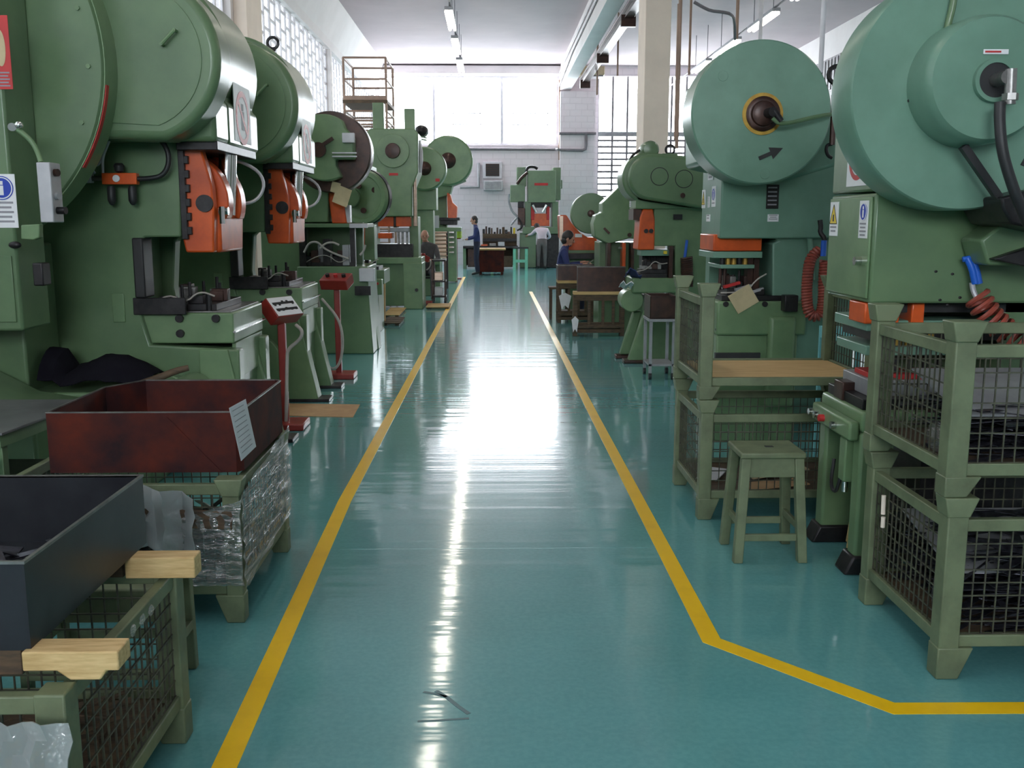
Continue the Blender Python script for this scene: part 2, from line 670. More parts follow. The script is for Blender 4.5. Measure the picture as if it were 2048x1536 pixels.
wxa, wza = at(756, 290, YB).x, at(756, 290, YB).z
wxb, wzb = at(1118, 152, YB).x, at(1118, 152, YB).z
rxa, rza = at(1194, 400, YB).x, at(1194, 405, YB).z
rxb = XR - .6
wall_y('wall_back', YB, YB + .3, XL - .3, XR + .3, 0, ZC, [(wxa, wxb, wza, wzb), (rxa, rxb, rza, wzb)], 'brick')
wall_y('wall_front', YF - .3, YF, XL - .3, XR + .3, 0, ZC, [(-3.2, 2.2, 3.4, 6.2)], 'wall')
LW = [(-7.6, -.6), (.2, 7.6), (8.4, 16.4), (17.75, 26.2), (26.45, 35.6)]
wall_x('wall_left', XL - .3, XL, YF, YB, 0, ZC, [(a, b, 2.2, 5.95) for a, b in LW], 'wall')
RW = [(-6, 4), (5, 15), (16, 24)]
wall_x('wall_right', XR, XR + .3, YF, YB, 0, ZC, [(a, b, 3.2, 5.0) for a, b in RW], 'wall')

nwin = [0]


def window_y(x0, x1, y, z0, z1, xs, zs, w, extra=(), m='frame'):
    nwin[0] += 1
    r = bpy.data.objects.new('window_%d' % nwin[0], None)
    COL.objects.link(r)
    r.location = ((x0 + x1) / 2, y, z0)
    struct(r)
    MB().box(x0, x1, y + .14, y + .15, z0, z1).build('pane', 'glass', r)
    b = MB()
    for x in xs:
        b.box(x - w / 2, x + w / 2, y + .08, y + .16, z0, z1)
    for z in zs:
        b.box(x0, x1, y + .085, y + .155, z - w / 2, z + w / 2)
    for xa, xb, za, zb in extra:
        for q in ((xa, xa + .03, za, zb), (xb - .03, xb, za, zb), (xa, xb, za, za + .03), (xa, xb, zb - .03, zb)):
            b.box(q[0], q[1], y + .07, y + .16, q[2], q[3])
    b.build('window_frame', m, r, smooth=False)
    return r


def window_x(x, y0, y1, z0, z1, ys, zs, w, m='frame', stag=None, gl='frost'):
    nwin[0] += 1
    r = bpy.data.objects.new('window_%d' % nwin[0], None)
    COL.objects.link(r)
    r.location = (x, (y0 + y1) / 2, z0)
    struct(r)
    MB().box(x - .13, x - .12, y0, y1, z0, z1).build('pane', gl, r)
    b = MB()
    for y, ww in ys:
        b.box(x - .135, x - .105, y - ww / 2, y + ww / 2, z0, z1)
    zl = list(zs)
    for i, (ya, yb) in enumerate(zip([y for y, _ in ys][:-1], [y for y, _ in ys][1:])):
        for z in zl:
            zz = z + (stag if (stag and i % 2) else 0)
            b.box(x - .133, x - .107, ya, yb, zz - w / 2, zz + w / 2)
    b.build('window_frame', m, r, smooth=False)
    return r


m1, m2 = at(868, 250, YB).x, at(1004, 250, YB).x
e1 = (at(905, 249, YB), at(962, 225, YB))
e2 = (at(1025, 250, YB), at(1097, 225, YB))
window_y(wxa, wxb, YB, wza, wzb, [wxa + .04, m1, m2, wxb - .04], [wza + .03, wzb - .03], .09,
         [(e1[0].x, e1[1].x, e1[0].z, e1[1].z), (e2[0].x, e2[1].x, e2[0].z, e2[1].z)])
xs = []
x = rxa
while x < rxb:
    xs.append(x)
    x += .53
zs = [rza + .22 * i for i in range(int((wzb - rza) / .22)) if rza + .22 * i < at(1194, 275, YB).z]
rw = window_y(rxa, rxb, YB, rza, wzb, xs, zs, .07, m='pipe')
tz = at(1194, 268, YB).z
MB().box(rxa, rxb, YB + .02, YB + .2, tz - .08, tz + .08).build('transom', 'grey', rw)
for a, b in LW:
    n = round((b - a) / .5)
    ys = [(a + (b - a) * i / n, .17 if i % 8 == 0 else (.10 if i % 4 == 0 else .06)) for i in range(n + 1)]
    window_x(XL, a, b, 2.2, 5.95, ys, [2.2 + .36 * i for i in range(1, 11)], .055, 'frame', .13)
for a, b in RW:
    window_x(XR + .28, a, b, 3.2, 5.0, [(a + (b - a) * i / 10, .06) for i in range(11)], [3.8, 4.4], .05, gl='frost2')
window_y(-3.2, 2.2, YF - .28, 3.4, 6.2, [-3.2, -1.4, .4, 2.2], [4.6], .06)
for a, b in LW:
    portal((XL - .2, (a + b) / 2, 4.07), (1, 0, 0), b - a, 3.75)
for a, b in RW:
    portal((XR + .2, (a + b) / 2, 4.1), (-1, 0, 0), b - a, 1.8)
portal(((wxa + wxb) / 2, YB + .22, (wza + wzb) / 2), (0, -1, 0), wxb - wxa, wzb - wza)
portal(((rxa + rxb) / 2, YB + .22, (rza + wzb) / 2), (0, -1, 0), rxb - rxa, wzb - rza)
portal((-.5, YF - .2, 4.8), (0, 1, 0), 5.4, 2.8)

# beams, pillars, pilasters
struct(MB().box(2.4, 2.79, YF, YB - .001, 6.18, ZC).build('beam', 'wall', bevel=.01))
struct(MB().box(wxa - .3, XL * 0 + wxb + .05, YB - .25, YB, at(900, 150, YB).z + .02, at(900, 133, YB).z).build('trim_4', 'wall', bevel=.01))
pa = atx(1290, 100, 2.45)
pw = at(1341, 100, pa.y).x
for y in (pa.y,):
    struct(MB().box(2.45, pw, y, y + .78, 0, 6.18).box(2.5, pw - .05, y + .3, y + .5, 6.18, 6.2).build('pillar', 'pillar', bevel=.012))
struct(MB().box(at(1121, 200, YB - .4).x, at(1191, 200, YB - .4).x, YB - .4, YB, 0, at(1121, 182, YB - .4).z).build('pillar', 'brick'))
for y in (16.55, 7.65, -.55):
    struct(MB().box(XL, XL + .22, y, y + 1.05 if y > 16 else y + .7, 0, 6.13).build('pilaster', 'pillar', bevel=.01))
# ribbed band high on the right wall
rb = MB()
for i in range(100):
    y = 8 + i * .27
    rb.box(XR - .04, XR, y, y + .14, 5.35, 6.2)
rb.box(XR - .02, XR, 8, 35, 5.3, 6.25)
struct(rb.build('trim_5', 'pipe'))

# ---------------------------------------------------------------- lamps
LX, LZ = -.93, 6.0
RXL, RZL = 1.395 * 4.35, 6.0


def lamp(name, label):
    t = thing(name, label, 'ceiling lamp', (0, 0, 0), 'fluorescent ceiling lamps')
    MB().box(-.09, .09, -1.05, 1.05, .03, .10).build('housing', 'greylight', t, bevel=.01)
    for s in (-1, 1):
        MB().cyl((s * .055, -1.0, .0), (s * .055, 1.0, .0), .034, seg=10).build('tube', 'tube', t)
    for y in (-.8, .8):
        MB().cyl((0, y, .1), (0, y, ZC - LZ), .008, seg=6).build('hanger', 'pipe', t)
    return t


L0 = lamp('fluorescent_lamp', 'x')
lampspec = []
for k, y in enumerate((29.4, 26.1, 22.8, 19.5, 16.2, 12.9, 9.6, 6.3, 3.0)):
    lampspec.append((LX, y, ('far end of the row over the aisle, nearest the back window', 'middle of the three seen over the aisle', 'largest of the three seen over the aisle')[k] if k < 3 else 'over the aisle above the picture', k))
for k, y in enumerate((29.4, 26.1, 22.8, 19.5, 16.2, 12.9, 9.6)):
    lampspec.append((RXL, y, ('far end of the right bay row, touching the big disc', 'middle of the right bay row above the big disc', 'nearest of the right bay row, top right')[k] if k < 3 else 'in the right bay above the picture', k))
for i, (x, y, lb, k) in enumerate(lampspec):
    o = L0 if i == 0 else copy_tree(L0)
    o.location = (x, y, LZ)
    o['label'] = 'lit fluorescent tube lamp, ' + lb
# cable trunking the lamps hang under
for x, lb in ((LX, 'thin grey lamp cable running above the aisle lamps'), (RXL, 'thin grey lamp cable running above the right bay lamps')):
    b = MB().box(x + .015, x + .045, 2, 35.5, LZ + .14, LZ + .17)
    tag(b.build('lamp_trunking', 'pipe'), lb, 'cable trunking')

# ---------------------------------------------------------------- services on walls and ceiling
# drop pipes in the right bay: top pixel x, bottom pixel, distance
for px, py, Y, m, r, lb in ((1194, 190, 30, 'pipebrown', .03, 'thin brown drop pipe left of the pillar by the cream heater'),
                            (1235, 152, 27, 'pipebrown', .025, 'thin brown drop pipe close to the left side of the pillar'),
                            (1353, 297, 11.6, 'pipebrown', .022, 'brown drop pipe right of the pillar reaching down to the oval guarded press'),
                            (1378, 150, 18, 'pipebrown', .022, 'thin brown pipe between pillar and lamp row'),
                            (1473, 78, 15, 'pipebrown', .025, 'brown pipe crossed by the bent black cable'),
                            (1520, 84, 16, 'frame', .03, 'pale pipe hanging down behind the top of the big disc'),
                            (1641, 145, 9, 'frame', .022, 'pale mauve pipe right of the big disc')):
    p = at(px, py, Y)
    b = MB().cyl((p.x, p.y, p.z), (p.x, p.y, ZC), r, seg=10)
    if px == 1353:
        b.cyl((p.x - .02, p.y, p.z + .1), (p.x - .02, p.y, p.z + 1.6), r * .7, seg=8)
    tag(b.build('drop_pipe', m), lb, 'pipe')
b = MB().tube([at(1388, 4, 14), at(1405, 14, 14), at(1422, 22, 14), at(1445, 24, 14), at(1462, 28, 14), at(1469, 40, 14.4), at(1470, 78, 14.9)], .022, 8, 1)
tag(b.build('ceiling_cable', 'pipe'), 'bent dark cable sagging across the right bay ceiling', 'cable')
# conduit along the beam, hoist rail and heater
b = MB().tube([(2.36, 9, 6.55), (2.36, 30, 6.55), (2.36, 35.9, 6.3)], .03, 8).tube([(2.36, 9, 6.75), (2.36, 35.9, 6.75)], .02, 8)
tag(b.build('beam_conduit', 'pipe'), 'pair of thin grey conduits running along the white beam', 'conduit')
t = thing('hoist_rail', 'brown steel hoist rail hung under the white beam', 'hoist rail', (2.95, 24, 6.1))
MB().box(2.85, 3.05, 14, 33, 5.92, 5.96).box(2.93, 2.97, 14, 33, 5.96, 6.14).box(2.85, 3.05, 14, 33, 6.14, 6.18).build('rail', 'brown', t, bevel=.004)
for y in (17, 22, 27, 32):
    MB().box(2.78, 3.1, y, y + .15, 5.75, 6.0).build('bracket', 'brown', t, bevel=.01)
ha, hb = at(1160, 150, 33.3), at(1210, 132, 33.3)
t = thing('unit_heater', 'cream box shaped unit heater mounted under the beam near the back wall', 'heater', ((ha.x + hb.x) / 2, 33.3, ha.z))
MB().box(ha.x, hb.x, 33.3, 33.9, ha.z, hb.z).build('casing', 'heater', t, bevel=.03)
MB().box(ha.x + .05, hb.x - .05, 33.32, 33.88, ha.z - .04, ha.z).build('grille', 'pipe', t)
for x in (ha.x + .1, hb.x - .1):
    MB().cyl((x, 33.6, hb.z), (x, 33.6, 6.2 if x < 2.79 else ZC), .015, seg=8).build('hanger', 'pipe', t)
# pipe loop on the back wall
yb = YB - .06
b = MB().tube([at(820, 297, yb), at(1100, 299, yb), at(1112, 299, yb), at(1117, 299, yb - .4), at(1122, 300, yb - .4), at(1165, 301, yb - .4), at(1171, 298, yb - .4), at(1172, 290, yb - .4), at(1172, 268, yb - .4)], .05, 10)
b.tube([at(1118, 267, yb - .4), at(1192, 267, yb - .4)], .05, 10)
tag(b.build('wall_pipe', 'pipe'), 'grey pipe under the back window that turns up at the white pillar', 'pipe')
b = MB().tube([at(1119, 160, yb), at(1119, 320, yb)], .035, 8)
tag(b.build('wall_conduit', 'pipebrown'), 'thin brown upright pipe at the right edge of the back window', 'pipe')
b = MB().tube([at(920, 374, yb - .06), at(957, 374, yb - .06), at(957, 326, yb)], .06, 10)
tag(b.build('duct', 'greylight'), 'pale angled duct beside the dark square fan opening', 'duct')
t = thing('extractor_fan', 'dark square fan opening with pale frame on the back wall', 'extractor fan', at(985, 357, YB - .1))
a, c = at(966, 357, YB - .1), at(1004, 323, YB - .1)
MB().box(a.x, c.x, YB - .1, YB, a.z, c.z).build('frame', 'frame', t, bevel=.02)
b = MB().box(a.x + .1, c.x - .1, YB - .12, YB - .1, a.z + .08, c.z - .08)
b.build('opening', 'black', t)
b = MB()
for i in range(6):
    z = a.z + .12 + i * (c.z - a.z - .24) / 5
    b.box(a.x + .1, c.x - .1, YB - .13, YB - .12, z, z + .02)
b.build('louvre', 'brown', t)
a, c = at(967, 381, YB - .3), at(1006, 361, YB - .3)
t = thing('wall_box', 'pale grey air box on the wall just below the dark fan opening', 'air box', ((a.x + c.x) / 2, YB - .15, a.z))
MB().box(a.x, c.x, YB - .32, YB, a.z, c.z).build('casing', 'greylight', t, bevel=.02)
MB().box(a.x + .06, c.x - .06, YB - .335, YB - .32, a.z + .05, c.z - .05).build('grille', 'grey', t)
# ================================================================ left row of presses
def lifting_eye(parent, p, r=.05, name='lifting_eye', ax=(0, 1, 0)):
    m = MB()
    pts = []
    a = Vector(ax)
    s = a.cross(Vector((0, 0, 1))).normalized()
    for i in range(17):
        t = 2 * math.pi * i / 16
        pts.append(Vector(p) + s * r * math.cos(t) + Vector((0, 0, 1)) * (r * math.sin(t) + r + .02))
    m.tube(pts, r * .28, 6)
    m.cyl(Vector(p), Vector(p) + Vector((0, 0, .03)), r * .5, seg=8)
    return m.build(name, 'dark', parent)


def bolts(parent, pts, axis, r=.018, h=.02, name='bolt', m='dark'):
    for p in pts:
        MB().cyl(p, Vector(p) + Vector(axis) * h, r, seg=6).build(name, m, parent)


XFA = -1.73           # front of the left presses


def die_set(p, x0, x1, y0, y1, z, seed=0, red=False):
    """tooling bolted to a press table"""
    rnd = random.Random(seed)
    d = MB().box(x0, x1, y0, y1, z, z + .045).build('die_set', 'dark', p, bevel=.004)
    for k in range(9):
        a, b = rnd.uniform(x0, x1 - .1), rnd.uniform(y0, y1 - .1)
        MB().box(a, a + rnd.uniform(.04, .12), b, b + rnd.uniform(.04, .12), z + .045, z + .045 + rnd.uniform(.03, .11)).build('tooling_block', ('steel', 'dark', 'brown')[k % 3], d, bevel=.003)
    for k in range(5):
        a, b = rnd.uniform(x0, x1 - .1), rnd.uniform(y0, y1 - .1)
        MB().cyl((a, b, z + .045), (a, b, z + rnd.uniform(.1, .2)), .012, seg=8).build('guide_pin', 'dark', d)
    m = MB()
    q = [(x0 - .05, y0 - .02, z + .02)]
    for k in range(4):
        q.append((x0 + (x1 - x0) * (k + 1) / 4, y0 - .03, z + rnd.uniform(.02, .16)))
    m.tube(q, .006, 6, 2)
    m.build('air_line', 'greyhose', d)
    return d


def press_a():
    t = thing('power_press', 'x', 'power press', (-2.3, 6.9, 0), 'green power presses along the left side')
    Y0, Y1 = 6.45, 7.33
    prof = [(-3.05, 2.95), (-1.95, 2.95), (-1.80, 2.6)] + pxz([(437, 286), (362, 286), (362, 474), (290, 474), (276, 486), (273, 590), (284, 640), (300, 690), (478, 700), (482, 800)], Y0)
    prof = prof + [(prof[-1][0], 0), (-3.05, 0), (-3.05, prof[0][1])]
    f = MB().prism(prof, Y0, Y0 + .13)
    f.prism(prof, Y1 - .13, Y1)
    f.box(-3.05, -2.42, Y0 + .1, Y1 - .1, 0, 3.1)
    f.box(-2.42, -1.75, Y0 + .1, Y1 - .1, .25, .8)
    f.build('frame', 'green', t, bevel=.012)
    # flared feet in front
    for y in (Y0, Y1 - .16):
        m = MB()
        m.prism([(-1.95, .80), (-1.76, .80), (-1.60, .03), (-1.68, .0), (-1.95, .0)], y - .02, y + .17)
        m.build('foot', 'green2', t, bevel=.01)
        MB().box(-1.9, -1.5, y - .03, y + .19, 0, .03).build('foot_plate', 'dark', t, bevel=.005)
    # crown with rounded front
    zb, zt = 2.13, 3.25
    cx, cz, r = -2.3, 2.66, .585
    pc = arc(cx, cz, r, -28, 110, 24) + [(-3.0, 3.2), (-3.0, zb), (XFA - .01, zb)]
    m = MB().prism([(XFA, zb), (XFA, cz - .27)] + arc(cx, cz, r, -24, 115, 24) + [(-3.0, 3.26), (-3.0, zb)], 6.62, 7.42)
    m.build('crown', 'green', t, bevel=.02, seg=3)
    m = MB().prism([(XFA, zb), (XFA, cz - .27)] + arc(cx, cz, r - .05, -24, 115, 24) + [(-3.0, 3.2), (-3.0, zb)], 6.3, 6.62)
    m.build('crown_cover', 'green', t, bevel=.03, seg=3)
    m = MB()
    m.box(-2.0, XFA - .01, 6.36, 7.38, zb - .05, zb + .01)
    m.build('crown_hood', 'dark', t, bevel=.005)
    # belt guard: tapering from the flywheel at the rear to a round nose
    gx, gz, gR = -2.12, 2.595, .50
    tad = arc(gx, gz, gR, -72, 95, 28)
    prof = [(-3.3, 2.20 - .05)] + tad + [(-3.3, 3.55)]
    g = MB().prism(prof, 6.05, 6.36).build('belt_guard', 'green', t, bevel=.05, seg=4)
    dp = [(-2.62, gz - .36)] + arc(gx - .02, gz, gR - .08, -70, 95, 24) + [(-2.62, gz + .58)]
    d = MB().prism(dp, 6.043, 6.06).build('guard_door', 'green', g, bevel=.003)
    h = MB().cyl((-1.94, 6.0, 2.66), (-1.86, 6.0, 2.74), .012, seg=8)
    h.cyl((-1.94, 6.05, 2.66), (-1.94, 5.99, 2.66), .01, seg=8).cyl((-1.86, 6.05, 2.74), (-1.86, 5.99, 2.74), .01, seg=8)
    h.build('door_handle', 'green2', g)
    for z in (2.28, 2.72):
        MB().box(-2.655, -2.625, 6.02, 6.05, z, z + .13).build('hinge', 'green2', g, bevel=.004)
    fw = MB().lathe((-3.33, 5.85, 2.547), (0, 1, 0), [(0, 1.06), (0, 1.09), (.02, 1.108), (.2, 1.108)], 96)
    fw = fw.build('flywheel_guard', 'green', t)
    MB().ring((-3.33, 5.853, 2.547), (0, 1, 0), 1.106, 1.112, .2, 96).build('lit_rim_band', 'green2', fw)  # lighter green ring paints the aisle light onto the rim side
    m = MB()
    for i in range(8):
        a0, a1 = R(-7 - 3.2 * i), R(-7 - 3.2 * (i + 1))
        c = Vector((-3.33, 5.86, 2.547))
        q = [c + Vector((math.cos(a), y, math.sin(a))) * 1 for a in (a0, a1) for y in ()]
        P = [Vector((c.x + rr * math.cos(a), yy, c.z + rr * math.sin(a))) for rr, yy, a in ((1.113, 5.86, a0), (1.113, 5.90, a0), (1.113, 5.90, a1), (1.113, 5.86, a1))]
        Q = [Vector((c.x + 1.118 * math.cos(a), yy, c.z + 1.118 * math.sin(a))) for yy, a in ((5.86, a0), (5.90, a0), (5.90, a1), (5.86, a1))]
        m._poly(P, Q)
    m.build('red_paint_mark', 'signred', fw, label='streak of faded red paint on the rim')
    bolts(fw, [(-3.33 + 1.02 * math.cos(R(a)), 5.85, 2.547 + 1.02 * math.sin(R(a))) for a in (-38, -20, -2, 16, 34)], (0, -1, 0), .014, .012, 'bolt', 'green2')
    # slide (ram)
    zr0, zr1 = 1.43, 2.10
    for y0, y1 in ((6.47, 6.56), (7.12, 7.22)):
        pr = pxz([(366, 296), (400, 292), (412, 330), (424, 372), (428, 420), (428, 505), (372, 505), (366, 480)], 6.47)
        MB().prism(pr, y0, y1).build('slide_cheek', 'orange', t, bevel=.012)
    s = MB().box(-1.98, -1.80, 6.56, 7.12, 1.43, 1.72).build('slide', 'orange', t, bevel=.02)
    m = MB()
    sw = [(arc(-2.08, 1.76, .26, 68, -12, 10))]
    pp = arc(-2.08, 1.76, .33, 70, -20, 12) + arc(-2.08, 1.76, .22, -20, 70, 12)
    m.prism(pp, 6.6, 6.74).prism(pp, 6.93, 7.07)
    m.build('connecting_rod', 'orange', t, bevel=.012, seg=3)
    MB().cyl((-1.83, 6.83, 1.68), (-1.8, 6.83, 2.08), .06, seg=16).build('adjusting_screw', 'chrome', t)
    m = MB().cyl((-1.80, 6.55, 1.70), (-1.74, 6.55, 1.70), .03, seg=8).cyl((-1.77, 6.5, 1.73), (-1.77, 6.5, 1.62), .018, seg=8)
    m.build('lock_nut', 'chrome', t)
    MB().cyl((-1.868, 6.47, 1.75), (-1.868, 6.45, 1.75), .055, seg=24).build('pivot_cap', 'dark', t)
    m = MB().box(-2.02, -1.98, 6.44, 6.50, 1.52, 2.10)
    for i in range(6):
        m.box(-1.985, -1.955, 6.44, 6.49, 1.55 + i * .09, 1.6 + i * .09)
    m.build('gib', 'dark', t, bevel=.004)
    MB().box(-2.3, -1.85, 6.60, 7.2, 1.54, 1.60).build('throat_plate', 'dark', t)
    # table
    b = MB().box(-2.345, XFA, 6.5, 7.33, .83, 1.035).build('table', 'green2', t, bevel=.012)
    MB().box(-2.3, XFA - .02, 6.52, 7.31, 1.035, 1.045).build('table_top', 'steel', b, bevel=.002)
    for x, z in ((-2.08, 1.0), (-1.84, 1.0), (-2.08, .9)):
        MB().cyl((x, 6.5, z), (x, 6.47, z), .026, seg=12).build('clamp_bolt', 'dark', b)
    MB().box(XFA, XFA + .02, 6.48, 7.35, .905, .915).build('table_strip', 'chrome', b)
    MB().prism([(XFA - .03, .83), (XFA - .002, .83), (XFA - .002, .58), (XFA - .03, .72)], 6.55, 7.3).build('apron', 'green2', b, bevel=.004)
    die_set(t, -2.25, -1.85, 6.55, 7.2, 1.045, 3)
    MB().cyl((-1.9, 6.55, 1.045), (-1.9, 6.55, 1.16), .02, seg=8).build('clamp_stud', 'dark', t)
    m = MB().box(-2.36, -2.02, 6.43, 6.46, 1.03, 1.14)
    m.build('chute_rail', 'dark', t, bevel=.004)
    MB().box(-2.34, -2.27, 6.42, 6.6, 1.14, 1.53).build('throat_shade', 'black', t, bevel=.01)  # black block added as the shade inside the throat
    # lower side cover and hand hole
    MB().cyl((-2.2, 6.45, .35), (-2.2, 6.36, .35), .3, seg=40).build('round_cover', 'green2', t, bevel=.01)
    MB().box(-2.5, -2.42, 6.44, 6.46, .98, 1.17).build('small_plate', 'green2', t, bevel=.004)
    # crown front sign
    sign(t, (XFA, 6.98, 2.36), (0, .22, 0), (0, 0, .19), 'prohibit')
    m = MB().tube([(-1.95, 7.2, 2.1), (-1.72, 7.28, 2.02), (-1.66, 7.3, 1.9), (-1.72, 7.28, 1.78), (-1.84, 7.22, 1.75)], .012, 8, 2)
    m.build('grease_line', 'greylight', t)
    lifting_eye(t, (-2.0, 6.95, 3.16), .05)
    return t


A = press_a()
A['label'] = 'nearest green press on the left, with the huge round flywheel guard and orange air regulator'
B = copy_tree(A)
B.location.y += 2.36
B['label'] = 'second green press on the left, behind the red control pillar with white lettering'

# things only the first press carries
reg = MB().box(*[v for v in (at(206, 368, 6.35).x, at(274, 346, 6.35).x)], 6.33, 6.39, at(206, 369, 6.35).z, at(206, 346, 6.35).z).build('air_regulator', 'orange', A, bevel=.005)
p = at(238, 336, 6.36)
MB().lathe(p, (0, 0, 1), [(-.03, .012), (-.02, .028), (.015, .034), (.03, .022)], 20).build('regulator_knob', 'black', reg)
p = at(233, 357, 6.33)
MB().cyl(p, p + Vector((0, -.01, 0)), .022, seg=20).build('pressure_gauge', 'white', reg)
for x in (222, 264):
    p = at(x, 372, 6.36)
    MB().lathe(p, (0, 0, -1), [(0, .02), (.02, .026), (.09, .026), (.11, .018), (.12, .008)], 16).build('filter_bowl', 'black', reg)
a, b = at(143, 366, 6.37), at(184, 344, 6.37)
MB().box(a.x, b.x, 6.34, 6.40, a.z, b.z).build('valve_block', 'greylight', A, bevel=.006)
MB().cyl(at(184, 357, 6.37), at(206, 357, 6.37), .016, seg=12).build('nipple', 'steel', A)
MB().tube([at(274, 358, 6.36), at(300, 357, 6.36), at(325, 352, 6.36), at(338, 330, 6.36), at(336, 300, 6.36), at(318, 275, 6.36), at(296, 255, 6.37)], .016, 10, 2).build('air_hose', 'black', A)
m = MB().tube([at(190, 347, 6.33), at(176, 325, 6.33), at(182, 312, 6.33), at(205, 300, 6.33), at(222, 272, 6.33)], .008, 8, 2)
m.tube([at(206, 346, 6.33), at(205, 315, 6.33), at(215, 290, 6.33), at(226, 266, 6.33)], .009, 8, 2)
m.tube([at(176, 320, 6.33), at(188, 333, 6.33), at(200, 328, 6.33), at(206, 310, 6.33)], .007, 8, 2)
m.build('braided_hose', 'greylight', A)
m = MB().cyl(at(166, 338, 6.34), at(168, 325, 6.34), .02, seg=10)
m.build('elbow_fitting', 'chrome', A)
# ledge with arched casting and motor housing at the rear side
m = MB().prism([(-3.9, .2), (-3.9, .85), (-3.6, 1.0), (-3.3, .97), (-3.0, .75), (-2.75, .62), (-2.5, .58), (-2.5, .2)], 5.25, 5.9)
m.build('motor_cradle', 'green', A, bevel=.02)
m = MB().tube([(-3.9, 5.22, .78), (-3.62, 5.22, .93), (-3.35, 5.22, .9), (-3.0, 5.22, .68), (-2.7, 5.22, .55)], .045, 10, 2)
m.build('cradle_rib', 'green2', A)

# control cabinet at the far left edge
a, b = at(-60, 60, 5.5), at(52, 720, 5.5)
t = thing('control_cabinet', 'green control cabinet at the left edge carrying the red sticker and blue round sign', 'control cabinet', ((a.x + b.x) / 2 - .2, 5.65, 0))
MB().box(-3.9, b.x, 5.5, 5.85, 1.03, 3.0).build('cabinet_body', 'green', t, bevel=.015)
MB().box(-3.85, b.x - .03, 5.49, 5.5, 1.08, 1.45).build('lower_door', 'green', t, bevel=.004)
c = at(2, 105, 5.5)
sign(t, c, (.05, 0, 0), (0, 0, .19), 'red', 'red_sticker')
c = at(6, 402, 5.5)
sign(t, c, (.075, 0, 0), (0, 0, .145), 'mandatory')
m = MB().tube([at(20, 255, 5.47), at(35, 258, 5.45), at(62, 280, 5.45), at(76, 305, 5.45), at(82, 325, 5.43)], .014, 10, 2)
m.build('conduit', 'green2', t)
m = MB().cyl(at(24, 254, 5.5), at(24, 254, 5.43), .022, seg=12).ball(at(38, 250, 5.44), .022)
m.build('gland', 'chrome', t)
m = MB().ball(at(30, 490, 5.47), .035, .02, .02)
m.build('latch', 'dark', t)
m = MB().prism(pxz([(45, 450), (82, 448), (82, 475), (70, 480), (45, 478)], 5.47), 5.45, 5.5)
m.build('bracket', 'green2', t, bevel=.006)
m = MB().box(at(66, 560, 5.4).x, at(84, 526, 5.4).x, 5.4, 5.5, at(66, 572, 5.4).z, at(66, 526, 5.4).z)
m.build('stop_switch', 'dark', t, bevel=.008)
a, b = at(86, 445, 5.40), at(104, 325, 5.40)
bx = MB().box(a.x, b.x, 5.37, 5.50, a.z, b.z).build('push_button_box', 'greylight', t, bevel=.006)
for y, k in ((345, 'brown'), (392, 'grey'), (421, 'dark')):
    p = Vector((b.x, 5.42, at(103, y, 5.40).z))
    MB().cyl(p, p + Vector((.05 if y == 421 else .022, -.008, 0)), .02, seg=14).build('push_button', k, bx)

# ledge with black cloth and lever
MB().box(-3.95, -2.85, 5.95, 6.42, 0, 1.5).build('side_panel', 'green', A, bevel=.015)
MB().box(-3.0, -2.12, 5.93, 6.42, 0, .60).build('side_ledge', 'green', A, bevel=.015)
MB().cyl((-1.98, 6.05, .52), (-1.98, 6.42, .52), .13, seg=28).build('pulley_end', 'green2', A, bevel=.01)
g = []
rnd = random.Random(4)
for j in range(9):
    row = []
    for i in range(15):
        u, v = i / 14, j / 8
        x = -2.80 + u * .66
        y = 5.95 + v * .42
        hh = .23 * (1 - .55 * u) if u < .18 else .15 * math.sin(max(0, u - .1) * 3.2) + .03
        zz = .615 + max(0, hh) * math.sin(.25 + v * 2.6) + rnd.uniform(0, .022)
        row.append((x, y, zz))
    g.append(row)
tag(MB().sheet(g, .008).build('work_cloth', 'rag'), 'crumpled black cloth heaped on the ledge of the nearest left press', 'cloth')
b = MB().tube([(-2.35, 5.86, .60), (-2.2, 5.88, .64), (-2.03, 5.88, .70), (-1.93, 5.9, .74), (-1.86, 5.92, .755)], [.028, .018], 10, 1)
tag(b.build('hand_lever', 'oldwood'), 'dark lever lying beside the black cloth under the press table', 'lever')


# ---------------------------------------------------------------- red control pillars
def pillar_stand(name, label, x, y, z, tilt, turn, lettering=False, s=1.0, base=True, hose=None):
    t = thing(name, label, 'control stand', (x, y, 0), 'red control pillars')
    MB().box(x - .029, x + .029, y - .029, y + .029, .02, z).build('post', 'red', t, bevel=.006)
    MB().box(x - .14 * s, x + .17 * s, y - .15, y + .15, 0, .055).build('base_plate', 'red', t, bevel=.01)
    rot = Matrix.Rotation(R(turn), 3, 'Z') @ Matrix.Rotation(R(tilt), 3, 'Y')
    u, v, w = rot @ Vector((1, 0, 0)), rot @ Vector((0, 1, 0)), rot @ Vector((0, 0, 1))
    c = Vector((x, y, z + .06))
    h = MB().obox(c, u * .095, v * .15, w * .055).build('control_head', 'red', t, bevel=.008)
    if lettering:
        f = MB().obox(c + w * .056, u * .088, v * .14, w * .002).build('face_plate', 'white', h, bevel=.001)
        q = MB()
        rr = random.Random(2)
        for k in range(2):
            o = (-.03, .03)[k]
            q.obox(c + w * .0588 + u * o, u * .011, v * .12, w * .0006)
            for j in range(5):
                q.obox(c + w * .0588 + u * (o + rr.uniform(-.012, .012)) + v * (-.1 + j * .05), u * .012, v * .012, w * .0006)
        q.build('print', 'black', f)
    else:
        for k in (-.09, 0, .09):
            MB().cyl(c + w * .055 + v * k, c + w * .085 + v * k, .022, seg=14).build('push_button', 'dark' if k else 'signred', h)
    if hose:
        MB().tube(hose, .014, 10, 3).build('cable_conduit', 'greyhose', t)
    return t


